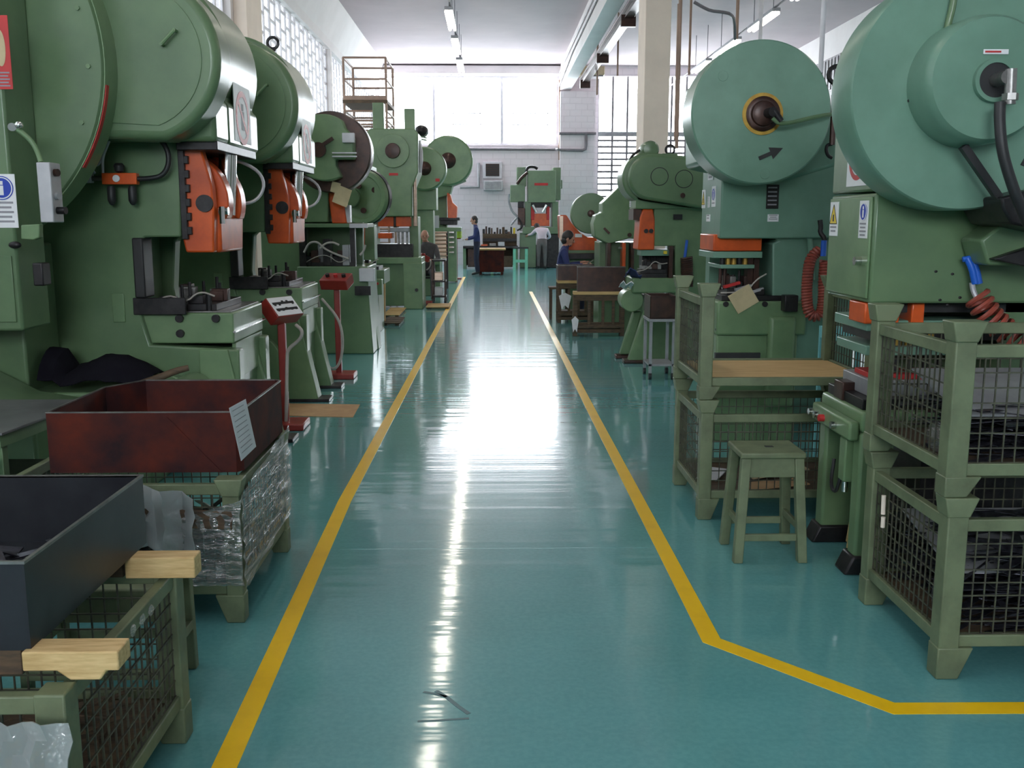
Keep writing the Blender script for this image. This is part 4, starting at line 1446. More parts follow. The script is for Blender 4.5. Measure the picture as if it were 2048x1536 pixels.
for k, (u, v) in enumerate(((1.72, .30), (1.75, .24), (1.78, .27))):
    b = MB().bar((u + .02, 4.50 + .09 * k, .035), (u + .06, 4.56 + .07 * k, v + .05), .09, .025, (1, 0, 0))
    tag(b.build('wood_offcut', 'woodx', bevel=.003), ('short wood offcut leaning inside the base of the nearest right press, closest one', 'middle wood offcut leaning inside the base of the nearest right press', 'farthest wood offcut leaning inside the base of the nearest right press')[k], 'wood offcut', 'wood offcuts inside the press base')

# ---------------------------------------------------------------- press J: big aqua disc with black arrow
t = thing('power_press', 'press on the right with full pale blue green disc, yellow ringed hub and black arrow', 'power press', (2.1, 7.4, 0), 'green power presses along the right side')
y0, y1 = 7.1, 7.75
zb = at(1439, 477, y0).z
MB().box(XFB, 2.9, y0, y1, zb, 2.12).build('crown', 'aqua', t, bevel=.012)
ct = MB().prism(pxz([(1523, 100), (1680, 240), (1680, 330), (1560, 366), (1400, 330), (1400, 160)], y0), y0 - .02, y1 - .1)
ct.build('belt_guard', 'aqua', t, bevel=.03, seg=3)
c = at(1523, 225, 6.75)
r = 137 * 6.75 / FPX
fw = MB().lathe((c.x, 6.75, c.z), (0, 1, 0), [(0, .1), (0, r - .01), (.012, r), (.32, r), (.33, r - .02), (.33, .1)], 96).build('flywheel_guard', 'aqua', t)
q = at(1525, 228, 6.75)
MB().ring((q.x, 6.742, q.z), (0, 1, 0), .115, .138, .012, 56).build('yellow_ring', 'brass', fw, label='yellow painted ring round the hub')
hb = MB().lathe((q.x, 6.75, q.z), (0, -1, 0), [(0, .115), (.02, .115), (.03, .10), (.03, .085), (.05, .08), (.06, .06), (.06, .02)], 40).build('hub', 'brown', fw)
MB().ring((q.x, 6.70, q.z), (0, 1, 0), .06, .08, .02, 40).build('hub_ring', 'brass', hb)
m = MB().cyl((q.x + .02, 6.69, q.z), (q.x + .03, 6.60, q.z), .032, seg=14).cyl((q.x + .04, 6.62, q.z + .01), (q.x + .09, 6.62, q.z - .06), .022, seg=10)
m.build('rotary_union', 'dark', hb)
MB().tube([at(1545, 236, 6.62), at(1557, 247, 6.62), at(1580, 246, 6.62), at(1612, 238, 6.63), at(1645, 231, 6.65), at(1662, 229, 6.7)], .014, 8, 1).build('oil_pipe', 'green', t)
# arrow
w0, w1 = at(1518, 317, 6.745), at(1566, 296, 6.745)
d = (w1 - w0)
n = Vector((-d.z, 0, d.x)).normalized()
d.normalize()
L = (w1 - w0).length
P = [w0 - n * .013, w0 + d * L * .5 - n * .013, w0 + d * L * .5 - n * .042, w1, w0 + d * L * .5 + n * .042, w0 + d * L * .5 + n * .013, w0 + n * .013]
m = MB()._poly([(p.x, 6.744, p.z) for p in P], [(p.x, 6.75, p.z) for p in P])
m.build('arrow', 'black', fw)
for x, y in ((1446, 152), (1530, 348)):
    q = at(x, y, 6.75)
    MB().cyl(q, q + Vector((0, -.004, 0)), .035, seg=16).build('cover_plate', 'aqua', fw, bevel=.002)
lifting_eye(t, at(1672, 172, 7.4), .06, ax=(0, 1, 0))
MB().tube([at(1668, 190, 6.9), at(1667, 230, 6.9), at(1664, 290, 6.9)], .02, 8, 1).build('upright_pipe', 'brown', t)
MB().tube([at(1664, 288, 6.9), at(1654, 290, 6.9), at(1652, 300, 6.9), at(1656, 312, 6.9), at(1664, 316, 6.9)], .012, 8, 2).build('loop_pipe', 'dark', t)
# signs on the front face
for x, y, w, h, k in ((1422, 352, .09, .03, 'plain'), (1428, 393, .06, .075, 'mandatory'), (1408, 398, .06, .07, 'warning'), (1418, 404, .03, .04, 'plain'), (1417, 436, .06, .026, 'plain')):
    q = atx(x, y, XFB)
    sign(t, q, (0, -w, 0), (0, 0, h), k)
q = at(1545, 392, y0)
m = MB().box(q.x - .045, q.x + .045, y0 - .006, y0, q.z - .09, q.z + .08)
sg = m.build('rating_plate', 'dark', t, bevel=.002)
for k in range(5):
    z = q.z + .06 - k * .03
    MB().box(q.x - .035, q.x + .03, y0 - .008, y0 - .006, z - .006, z + .004).build('print', 'text', sg)
q = at(1546, 436, y0)
sign(t, (q.x, y0, q.z), (.04, 0, 0), (0, 0, .026), 'plain')
# body plate with curved throat edge
pr = pxz([(1520, 470), (1520, 415), (1560, 418), (1590, 430), (1610, 450), (1622, 480), (1626, 520)], y0)
fr = MB().prism(pxz([(1530, 340), (1700, 340), (1700, 735), (1545, 735), (1545, 486), (1556, 482), (1545, 472), (1530, 470)], y0 + .05), y0 + .05, y1 - .02)
fr.build('frame', 'aqua', t, bevel=.012)
m = MB().tube([at(x, y, y0 + .03) for x, y in ((1524, 417), (1560, 420), (1592, 434), (1612, 456), (1622, 486), (1624, 560))], .02, 10, 2)
m.build('throat_rib', 'aqua', t)
a, b = at(1425, 502, y0 + .1), at(1523, 477, y0 + .1)
MB().box(a.x, b.x, y0 + .08, y1 - .1, a.z, b.z + .03).build('slide', 'orange', t, bevel=.008)
a, b = at(1424, 516, y0 + .08), at(1523, 503, y0 + .08)
MB().box(a.x, b.x, y0 + .05, y1 - .1, a.z, b.z).build('upper_plate', 'aqua', t, bevel=.005)
a2, b2 = at(1440, 537, y0 + .1), at(1508, 529, y0 + .1)
for k in range(6):
    x = a2.x + .02 + k * (b2.x - a2.x - .04) / 5
    MB().cyl((x, y0 + .12, b2.z), (x, y0 + .12, a.z), .02, seg=10).build('spring', 'brass' if k % 3 else 'dark', t)
MB().box(a2.x, b2.x, y0 + .08, y1 - .15, a2.z, b2.z).build('stripper_plate', 'aqua', t, bevel=.004)
for x in (1443, 1452):
    q = at(x, 580, y0 + .1)
    MB().cyl((q.x, y0 + .16, q.z), (q.x, y0 + .16, a2.z), .012, seg=8).build('guide_pin', 'brown', t)
for x in (1500, 1512):
    q0, q1 = at(x, 592, y0 + .08), at(x, 512, y0 + .08)
    MB().box(q0.x - .02, q0.x + .02, y0 + .1, y0 + .2, q0.z, q1.z).build('slide_rail', 'brown', t)
zt = at(1433, 603, y0).z
tb = MB().box(XFB, 2.3, y0, y1, zt - .25, zt).build('table', 'green2', t, bevel=.015)
for x in (1451, 1529):
    q = at(x, 608, y0)
    MB().cyl(q, q + Vector((0, -.02, 0)), .02, seg=12).build('clamp_bolt', 'dark', tb)
MB().box(XFB + .04, 2.2, y0 + .04, y1 - .1, zt, zt + .04).build('bolster', 'dark', t, bevel=.004)
q = at(1575, 605, y0)
MB().box(q.x - .05, q.x + .05, y0 - .1, y0, q.z - .06, q.z + .06).build('foot_switch', 'dark', t, bevel=.008)
MB().prism([(XFB + .01, zt - .25), (2.25, zt - .25), (2.25, 0), (XFB + .01, 0)], y0 + .03, y1).build('pedestal', 'green2', t, bevel=.012)
a, b = at(1430, 728, y0), at(1521, 706, y0)
MB().box(a.x, b.x, y0 + .0, y0 + .04, a.z, b.z).build('tool_slot', 'black', t)
a, b = at(1433, 662, y0), at(1533, 658, y0)
MB().box(a.x, b.x, y0 + .02, y0 + .05, a.z, b.z).build('seam', 'dark', t)
a, b = at(1533, 735, y0), at(1592, 632, y0)
MB().box(a.x, b.x, y0 - .03, y0 + .2, a.z - .3, b.z).build('rounded_post', 'green2', t, bevel=.03, seg=4)
MB().box(1.72, 2.9, y1 + .02, y1 + .16, 0, 1.7).build('rear_frame', 'aqua', t)
die_set(t, XFB + .08, 2.0, y0 + .06, y1 - .15, zt + .04, 21)
for x, y, mm in ((1448, 566, 'signred'), (1470, 572, 'greylight'), (1495, 578, 'greylight')):
    q = at(x, y + 8, y0 + .05)
    MB().bar(q, q + Vector((.12, .03, .03)), .03, .02).build('part_on_die', mm, t)
hose_coil('coiled_hose', [at(1640, 500, 6.95), at(1620, 515, 6.95), at(1614, 560, 6.95), at(1613, 605, 6.95), at(1620, 634, 6.95), at(1642, 632, 6.95), at(1647, 600, 6.95), at(1647, 560, 6.95), at(1650, 522, 6.95)], .030, 46, t)
q = at(1647, 498, 6.9)
MB().cyl(q + Vector((0, 0, .06)), q + Vector((0, 0, -.05)), .02, seg=10).build('hose_coupling', 'blue', t)
MB().tube([at(1640, 440, 6.98), at(1642, 455, 6.98), at(1640, 465, 6.98), at(1650, 478, 6.95), at(1648, 492, 6.92)], .018, 8, 1).build('air_fitting', 'dark', t)
q = at(1462, 590, y0 - .04)
tag(MB().obox(at(1487, 598, y0 - .03), Vector((.075, 0, .045)), Vector((-.045, -.02, .065)), Vector((0, .002, .001))).build('paper_tag', 'tag'), 'tilted manila card hanging on the table edge of the black arrow press', 'paper tag')

# ---------------------------------------------------------------- press K: oval guard
t = thing('power_press', 'press on the right with long oval guard, orange slide and splayed green legs', 'power press', (2.0, 11.5, 0), 'green power presses along the right side')
y0, y1 = 11.2, 11.75
gx0, gx1 = at(1303, 354, 11.0), at(1368, 368, 11.0)
r0, r1 = 44 * 11 / FPX, 42 * 11 / FPX
ov = arc(gx0.x, gx0.z, r0, 82, 262, 24) + arc(gx1.x + .25, gx1.z, r1 + .03, 262, 442, 24)
g = MB().prism(ov, 11.0, 11.2).build('belt_guard', 'green', t, bevel=.03, seg=3)
ov2 = arc(gx0.x - .02, gx0.z, r0 + .03, 82, 262, 24) + arc(gx1.x + .25, gx1.z, r1 + .06, 262, 442, 24)
MB().prism(ov2, 11.2, 11.7).build('crown', 'green', t, bevel=.02)
for x, y in ((1319, 353), (1368, 358)):
    q = at(x, y, 11.0)
    MB().ring((q.x, 10.996, q.z), (0, 1, 0), .092, .1, .006, 40).build('cover_ring', 'dark', g)
    MB().cyl((q.x, 11.0, q.z), (q.x, 10.997, q.z), .092, seg=40).build('round_cover', 'green', g)
q = at(1365, 391, 11.0)
MB().cyl(q, q + Vector((0, -.02, 0)), .028, seg=16).build('plug', 'brown', g)
MB().box(1.62, 2.3, y0, y1, at(1268, 418, y0).z, gx0.z - .1).build('crown_front', 'green2', t, bevel=.015)
q = atx(1261, 398, 1.62)
sign(t, q, (0, -.06, 0), (0, 0, .09), 'plain')
MB().prism(pxz([(1308, 400), (1420, 400), (1420, 700), (1350, 700), (1350, 492), (1308, 492)], y0 + .03), y0 + .03, y1).build('frame', 'green2', t, bevel=.012)
MB().prism(pxz([(1286, 418), (1306, 418), (1310, 440), (1309, 500), (1276, 500), (1279, 460), (1280, 436)], y0 + .02), y0 + .02, y1 - .1).build('slide', 'orange', t, bevel=.015)
for x, y in ((1292, 462), (1302, 462)):
    q = at(x, y, y0 + .02)
    MB().cyl(q, q + Vector((0, -.02, 0)), .025, seg=12).build('clamp_bolt', 'dark', t)
MB().box(at(1268, 432, y0).x, at(1284, 432, y0).x, y0 + .05, y1 - .1, at(1270, 440, y0).z, at(1270, 418, y0).z).build('screw_housing', 'brown', t)
q = at(1355, 434, y0 + .03)
MB().box(q.x - .05, q.x + .05, q.y - .03, q.y, q.z - .03, q.z + .03).build('small_switch', 'dark', t)
zt = at(1266, 556, y0).z
MB().box(1.60, 2.12, y0, y1, at(1266, 586, y0).z, zt).build('table', 'green2', t, bevel=.015)
MB().box(1.75, 2.07, y0 + .3, y1, at(1330, 556, y0).z, at(1330, 500, y0).z).build('throat', 'dark', t)
a, b = at(1337, 586, y0), at(1347, 492, y0)
MB().box(a.x, b.x, y0 + .01, y0 + .1, a.z, b.z).build('throat_edge', 'brown', t)
MB().box(1.66, 2.0, y0 + .05, y1 - .15, zt, zt + .05).build('bolster', 'dark', t)
a, b = at(1283, 512, y0), at(1345, 500, y0)
MB().box(a.x, b.x, y0 + .05, y1 - .2, a.z, b.z).build('upper_plate', 'aqua', t, bevel=.004)
MB().box(at(1328, 510, y0).x, at(1334, 510, y0).x, y0, y0 + .05, at(1330, 508, y0).z, at(1330, 502, y0).z).build('yellow_tab', 'yellow', t)
die_set(t, 1.7, 2.0, y0 + .07, y1 - .2, zt + .05, 31)
q = at(1267, 603, y0)
MB().cyl((q.x, y0 + .1, q.z), (q.x, y1 - .1, q.z), .13, seg=32).build('trunnion', 'green2', t, bevel=.01)
for i, (yy, pts) in enumerate(((y0 + .35, ((1268, 622), (1284, 622), (1262, 709), (1240, 709))), (y0 - .05, ((1290, 622), (1305, 622), (1296, 724), (1256, 724))))):
    pr = pxz(pts, yy)
    pr = [(x, max(0, z)) for x, z in pr]
    MB().prism(pr, yy, yy + .14).build('leg', 'green2', t, bevel=.015)
    MB().box(pr[3][0] - .05, pr[2][0] + .04, yy - .03, yy + .17, 0, .04).build('foot', 'brown', t, bevel=.01)
MB().prism(pxz([(1290, 590), (1420, 590), (1420, 722), (1300, 722)], y0 + .2), y0 + .2, y1 - .05).build('rear_body', 'green2', t, bevel=.012)
q = at(1298, 297, 11.4)
m = MB().lathe((q.x, 11.25, q.z - .02), (0, 1, 0), [(0, .02), (.01, .08), (.05, .1), (.3, .1), (.33, .06)], 24)
m.build('motor', 'green', t)
MB().box(q.x - .08, q.x + .12, 11.25, 11.55, q.z - .16, q.z - .08).build('motor_foot', 'green', t)
MB().tube([at(1280, 300, 11.3), at(1268, 308, 11.3), at(1261, 316, 11.3), at(1259, 326, 11.3)], .015, 8, 1).build('motor_cable', 'dark', t)
lifting_eye(t, at(1340, 312, 11.4), .05)
MB().box(at(1322, 312, 11.4).x, at(1352, 312, 11.4).x, 11.3, 11.5, at(1322, 318, 11.4).z, at(1322, 308, 11.4).z).build('eye_base', 'green', t)
q = at(1370, 497, y0 - .02)
MB().cyl(at(1369, 520, y0 - .02), at(1374, 480, y0 - .02), .016, seg=8).build('blue_hose', 'blue', t)
hose_coil('coiled_hose', [at(1373, 515, y0 - .02), at(1374, 545, y0 - .02), at(1374, 572, y0 - .02)], .06, 14, t, 'brown', .014)
b = MB().sheet([[at(1254 + 30 * u / 5, 545 - 8 * math.sin(u) + 10 * v / 2, y0 - .1) + Vector((0, .2 * v / 2, .02 * ((u + v) % 2))) for u in range(6)] for v in range(4)], .01)
tag(b.build('blue_cloth', 'navy'), 'crumpled navy blue cloth on the table of the oval guarded press', 'cloth')
b = MB().sheet([[at(1242 + 26 * u / 5, 566 - 4 * math.sin(2 * u) + 8 * v / 2, y0 - .15) + Vector((0, .15 * v / 2, .01 * ((u + v) % 2))) for u in range(6)] for v in range(4)], .008)
tag(b.build('white_rag', 'paper'), 'white rag hanging at the table corner just below the navy cloth', 'cloth')

# ---------------------------------------------------------------- far right: sheet guard machine, orange press, disc
t = thing('power_press', 'press with flat chamfered green sheet guard, left of the oval guarded press', 'power press', (1.9, 14.5, 0), 'green power presses along the right side')
MB().prism(pxz([(1205, 406), (1240, 372), (1262, 370), (1300, 380), (1300, 480), (1257, 477), (1217, 488), (1190, 474), (1187, 447), (1192, 430), (1205, 425)], 14.0), 14.0, 14.5).build('sheet_guard', 'green2', t, bevel=.015)
MB().bar(at(1208, 456, 13.99), at(1219, 467, 13.99), .03, .02, (0, 1, 0)).build('slot', 'brown', t)
q = at(1259, 470, 14.0)
MB().cyl(q, q + Vector((0, -.02, 0)), .03, seg=12).build('plug', 'brown', t)
MB().box(at(1200, 600, 14.1).x, at(1300, 600, 14.1).x, 14.3, 15, 0, at(1200, 485, 14.1).z).build('pedestal', 'green', t, bevel=.01)
for x in (1215, 1245, 1262):
    a, b = at(x, 545, 13.9), at(x + 8, 486, 13.9)
    MB().box(a.x, b.x, 13.95, 14.2, a.z, b.z).build('slide_post', 'brown' if x != 1245 else 'orange', t, bevel=.01)
q = at(1240, 496, 13.85)
MB().box(q.x - .03, q.x + .03, 13.85, 13.9, q.z - .012, q.z + .012).build('work_lamp', 'chrome', t)

t = thing('power_press', 'press with orange body and round green disc, behind the seated worker in blue', 'power press', (2.3, 17.2, 0), 'green power presses along the right side')
c = at(1182, 427, 16.4)
w = MB().lathe((c.x, 16.4, c.z), (0, 1, 0), [(0, .1), (0, .325), (.02, .335), (.2, .335), (.22, .3)], 56).build('flywheel_guard', 'green', t)
MB().lathe((c.x + .0, 16.4, c.z), (0, -1, 0), [(0, .06), (.04, .055), (.05, .02)], 20).build('shaft_boss', 'brown', w)
MB().prism(pxz([(1120, 430), (1133, 430), (1144, 447), (1160, 465), (1176, 475), (1194, 475), (1194, 502), (1139, 502), (1122, 475)], 17.0), 17.0, 17.8).build('body', 'orange', t, bevel=.02)
q = at(1157, 471, 17.0)
MB().box(q.x - .06, q.x + .06, 16.98, 17.0, q.z - .03, q.z + .03).build('maker_plate', 'white', t)
a, b = at(1119, 480, 16.95), at(1126, 432, 16.95)
MB().box(a.x, b.x, 16.9, 17.0, a.z, b.z).build('pale_rail', 'gold', t)
MB().box(at(1135, 500, 17).x, at(1200, 500, 17).x, 17.0, 17.9, 0, at(1135, 500, 17).z).build('pedestal', 'green', t, bevel=.01)
MB().box(at(1128, 520, 16.8).x, at(1200, 520, 16.8).x, 16.75, 17.3, at(1128, 518, 16.8).z, at(1128, 507, 16.8).z).build('table', 'dark', t, bevel=.006)

# ---------------------------------------------------------------- back press H facing the camera
Y = 33.4
t = thing('power_press', 'green press against the back wall facing the camera, orange slide with two pale cylinders', 'power press', (at(1085, 440, Y).x, Y + .5, 0))
bx('crown', 1056, 405, 1112, 341, Y, Y + 1.2, 'green', t)
bx('drive_housing', 1106, 400, 1122, 335, Y + .2, Y + 1.2, 'green', t)
bx('side_cap', 1121, 377, 1125, 360, Y + .3, Y + .8, 'green', t)
bx('motor_housing', 1034, 372, 1053, 334, Y + .4, Y + 1.2, 'green', t)
bx('gear_housing', 1021, 404, 1050, 370, Y + .2, Y + 1.0, 'green', t)
bx('clutch', 1036, 416, 1048, 402, Y + .2, Y + .6, 'dark', t)
bx('name_strip', 1069, 371, 1096, 366, Y - .02, Y, 'signred', t, 0)
bx('column', 1050, 470, 1062, 403, Y + .1, Y + 1.0, 'green', t)
bx('column', 1104, 470, 1117, 403, Y + .1, Y + 1.0, 'green', t)
bx('slide', 1063, 452, 1099, 427, Y + .1, Y + .6, 'orange', t)
bx('slide_guide', 1062, 440, 1069, 413, Y + .08, Y + .5, 'signred', t)
bx('slide_guide', 1093, 440, 1099, 413, Y + .08, Y + .5, 'signred', t)
for x0_, x1_ in ((1065, 1073), (1093, 1085)):
    MB().cyl(at(x0_, 410, Y), at(x1_, 424, Y), .05, seg=12).build('balance_cylinder', 'chrome', t)
bx('upper_gap', 1062, 415, 1102, 404, Y + .15, Y + .8, 'dark', t)
bx('table', 1046, 468, 1119, 454, Y, Y + 1.0, 'green', t)
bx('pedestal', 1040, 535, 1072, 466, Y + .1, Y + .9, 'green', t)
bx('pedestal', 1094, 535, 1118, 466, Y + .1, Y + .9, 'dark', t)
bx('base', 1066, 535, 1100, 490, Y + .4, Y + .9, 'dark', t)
MB().tube([at(1018, 388, Y), at(1017, 404, Y), at(1025, 425, Y), at(1036, 433, Y), at(1030, 440, Y), at(1022, 450, Y)], .035, 8, 2).build('hose', 'grey', t)
MB().tube([at(1036, 435, Y), at(1044, 448, Y), at(1044, 456, Y), at(1034, 461, Y)], .03, 8, 2).build('cable', 'dark', t)
MB().tube([at(1034, 368, Y), at(1043, 355, Y), at(1055, 345, Y)], .05, 8, 1).build('drive_arm', 'brown', t)
MB().tube([at(1052, 345, Y + .3), at(1055, 334, Y + .3), at(1068, 333, Y + .3), at(1075, 338, Y + .3)], .05, 8, 2).build('top_hose', 'dark', t)
bx('feeder', 1036, 450, 1050, 416, Y, Y + .5, 'brown', t)
bx('feeder_stand', 1040, 462, 1050, 448, Y + .1, Y + .4, 'steel', t)
# ================================================================ mesh cages, bins, stools
def panel(parent, p, u, v, nu, nv, r=.0024, name='mesh_panel'):
    """welded wire mesh over the parallelogram p, p+u, p+u+v, p+v"""
    p, u, v = Vector(p), Vector(u), Vector(v)
    m = MB()
    n = u.cross(v).normalized()
    for i in range(nu + 1):
        a = p + u * i / nu
        m.bar(a, a + v, 2 * r, 2 * r, n)
    for j in range(nv + 1):
        a = p + v * j / nv + n * r
        m.bar(a, a + u, 2 * r, 2 * r, n)
    return m.build(name, 'wire', parent, smooth=False)


def cage(name, label, x0, x1, y0, y1, z0, h, w=.065, front_gate=True, cap=True, group=None, sides='nfrl', lift=.12, open_back=False, drop=.115):
    """stackable wire cage; posts with flared cups, base frame, rails and four mesh panels"""
    t = thing(name, label, 'wire cage', ((x0 + x1) / 2, (y0 + y1) / 2, z0), group)
    for ix, x in enumerate((x0, x1 - w)):
        for iy, y in enumerate((y0, y1 - w)):
            m = MB()
            sx = 1 if ix == 0 else -1
            xx = x if ix == 0 else x + w
            # an L section post with a flared foot and a cup on top
            m.box(x, x + w, y, y + w, z0 + .02, z0 + h)
            m.prism([(xx - sx * .003, z0), (xx + sx * (w + .003), z0), (xx + sx * w * 1.7, z0 + lift), (xx - sx * .003, z0 + lift)], y - .003, y + w + .003)
            if cap:
                m.prism([(xx - sx * .004, z0 + h - .06), (xx + sx * w, z0 + h - .06), (xx + sx * (w + .03), z0 + h + .012), (xx - sx * .018, z0 + h + .012)], y - .008, y + w + .008)
            m.build('post', 'cage', t, bevel=.005)
    rail = .045
    zb, zt = z0 + lift, z0 + h - drop
    for nm, za in (('base_rail', zb), ('top_rail', zt)):
        for side in sides:
            if nm == 'top_rail' and ((side == 'n' and not front_gate) or (side == 'f' and open_back)):
                continue
            if side in 'nf':
                y = y0 + .008 if side == 'n' else y1 - .04
                MB().box(x0 + w, x1 - w, y, y + .032, za, za + rail).build(nm, 'cage', t, bevel=.004)
            else:
                x = x0 + .008 if side == 'l' else x1 - .04
                MB().box(x, x + .032, y0 + w, y1 - w, za, za + rail).build(nm, 'cage', t, bevel=.004)
    MB().box(x0 + .02, x1 - .02, y0 + .02, y1 - .02, zb + .005, zb + .02).build('floor_tray', 'oldwood', t)
    hv = zt - zb - rail
    nx, ny, nz = round((x1 - x0) / .052), round((y1 - y0) / .052), max(3, round(hv / .052))
    for side in sides:
        if (side == 'n' and not front_gate) or (side == 'f' and open_back):
            continue
        if side in 'nf':
            y = y0 + .024 if side == 'n' else y1 - .024
            panel(t, (x0 + w, y, zb + rail), (x1 - x0 - 2 * w, 0, 0), (0, 0, hv), nx, nz)
        else:
            x = x0 + .024 if side == 'l' else x1 - .024
            panel(t, (x, y0 + w, zb + rail), (0, y1 - y0 - 2 * w, 0), (0, 0, hv), ny, nz)
    return t


def strips(name, label, x0, x1, y0, y1, z0, z1, n, seed, m='strip', L=(.3, .7)):
    """loose heap of dark stamped strips: nobody could count it"""
    rnd = random.Random(seed)
    b = MB()
    for k in range(n):
        f = k / n
        ln = rnd.uniform(*L)
        a = rnd.gauss(0, .28) + (0 if rnd.random() < .6 else rnd.uniform(-1.3, 1.3))
        dx, dy = math.cos(a) * ln / 2, math.sin(a) * ln / 2
        cx = rnd.uniform(min(x0 + abs(dx), (x0 + x1) / 2), max(x1 - abs(dx), (x0 + x1) / 2))
        cy = rnd.uniform(min(y0 + abs(dy), (y0 + y1) / 2), max(y1 - abs(dy), (y0 + y1) / 2))
        dx = min(abs(dx), cx - x0, x1 - cx) * (1 if dx > 0 else -1)
        dy = min(abs(dy), cy - y0, y1 - cy) * (1 if dy > 0 else -1)
        z = z0 + (z1 - z0) * f * rnd.uniform(.75, 1) + .01
        t = rnd.uniform(-.035, .035)
        b.bar((cx - dx, cy - dy, z - t), (cx + dx, cy + dy, z + t), rnd.uniform(.014, .035), .004, (rnd.uniform(-.4, .4), rnd.uniform(-.4, .4), 1))
    o = b.build(name, m, smooth=False)
    return tag(o, label, 'metal strips', None, 'stuff')


RCG = 'olive wire cages on the right'
x0, x1, y0, y1 = 1.605, 2.62, 3.285, 4.05
cage('wire_cage', 'olive wire cage full of dark strips, bottom of the nearest right stack', x0, x1, y0, y1, 0, .67, .075, group=RCG)
cage('wire_cage', 'olive wire cage with strips and flared post cups, top of the nearest right stack', x0 - .02, x1 - .02, y0, y1, .683, .61, .075, group=RCG, lift=.075)
strips('metal_strips', 'heap of dark stamped steel strips filling the bottom right cage', x0 + .08, x1 - .08, y0 + .06, y1 - .06, .15, .47, 260, 1)
strips('metal_strips', 'looser heap of dark steel strips lying in the top right cage', x0 + .06, x1 - .1, y0 + .06, y1 - .06, .77, .98, 170, 2)
# large grey sheets standing against the back of the heaps
for k, (z, lb) in enumerate(((.96, 'sloping dull grey sheet on the strips of the top right cage'), (.36, 'dull grey sheet standing behind the mesh of the bottom right cage'))):
    b = MB().obox((x0 + .52, y0 + .42, z + .03), Vector((.40, 0, .0)), Vector((0, .24, .05)), Vector((0, -.0008, .004)))
    tag(b.build('grey_sheet', 'grey'), lb, 'sheet')


def film_bag(name, label, c, rx, ry, rz, seed, m='film', n=14):
    rnd = random.Random(seed)
    b = MB()
    g = []
    for j in range(n + 1):
        row = []
        for i in range(n):
            a, e = 2 * math.pi * i / n, math.pi * j / n - math.pi / 2
            k = 1 + rnd.uniform(-.14, .1)
            row.append(b.b.verts.new((c[0] + rx * math.cos(a) * math.cos(e) * k, c[1] + ry * math.sin(a) * math.cos(e) * k, c[2] + rz * math.sin(e) * k)))
        g.append(row)
    for j in range(n):
        for i in range(n):
            q = (i + 1) % n
            b.b.faces.new((g[j][i], g[j][q], g[j + 1][q], g[j + 1][i]))
    return tag(b.build(name, m), label, 'plastic film')


for c, rx, ry, rz, lb in (((x0 + .06, 3.52, .845), .035, .10, .055, 'glinting clear film bundle low at the mesh side of the top right cage'),
                          ((x0 + .075, 3.45, .26), .03, .05, .12, 'glinting clear film bundle beside the front post of the bottom right cage')):
    film_bag('film_bundle', lb, c, rx, ry, rz, 5, 'film')
m = MB().cyl((x0 + .012, 3.88, .52), (x0 + .012, 3.875, .44), .009, seg=10)
m.cyl((x0 + .012, 3.87, .43), (x0 + .012, 3.87, .385), .009, seg=10)
tag(m.build('latch_pin', 'pillar'), 'pale latch pin hanging on the mesh side of the bottom right cage', 'latch pin')

x0, x1, y0, y1 = 1.135, 2.12, 5.2, 5.98
cage('wire_cage', 'olive wire cage with pale offcuts, lower of the stack behind the green stool', x0, x1, y0, y1, 0, .665, .068, group=RCG)
cage('wire_cage', 'open fronted olive cage lined with plywood, upper of the stack behind the green stool', x0 - .015, x1 - .015, y0, y1, .678, .62, .068, front_gate=False, group=RCG, lift=.075, open_back=True)
tag(MB().box(x0 + .055, x1 - .06, y0 + .05, y1 - .05, .7745, .79).build('plywood_sheet', 'wood', bevel=.002), 'pale plywood sheet lying in the open fronted upper cage', 'plywood')
film_bag('film_wrap', 'clear plastic film bunched inside the open fronted upper cage', (x0 + .06, 5.55, 1.02), .03, .26, .16, 9, 'film')
for a, b_, c, lb, mm in (((1.42, 5.32, .155), (1.78, 5.40, .165), .14, 'pale flat carton piece in the lower cage right behind the stool', 'card'), ((1.5, 5.6, .15), (1.85, 5.66, .19), .2, 'larger pale carton piece at the back of that lower cage', 'tag'), ((1.24, 5.5, .15), (1.36, 5.72, .16), .12, 'small pale carton scrap at the corner post of that lower cage', 'paper')):
    o = MB().bar(a, b_, c, .006).build('carton_piece', mm)
    tag(o, lb, 'carton')

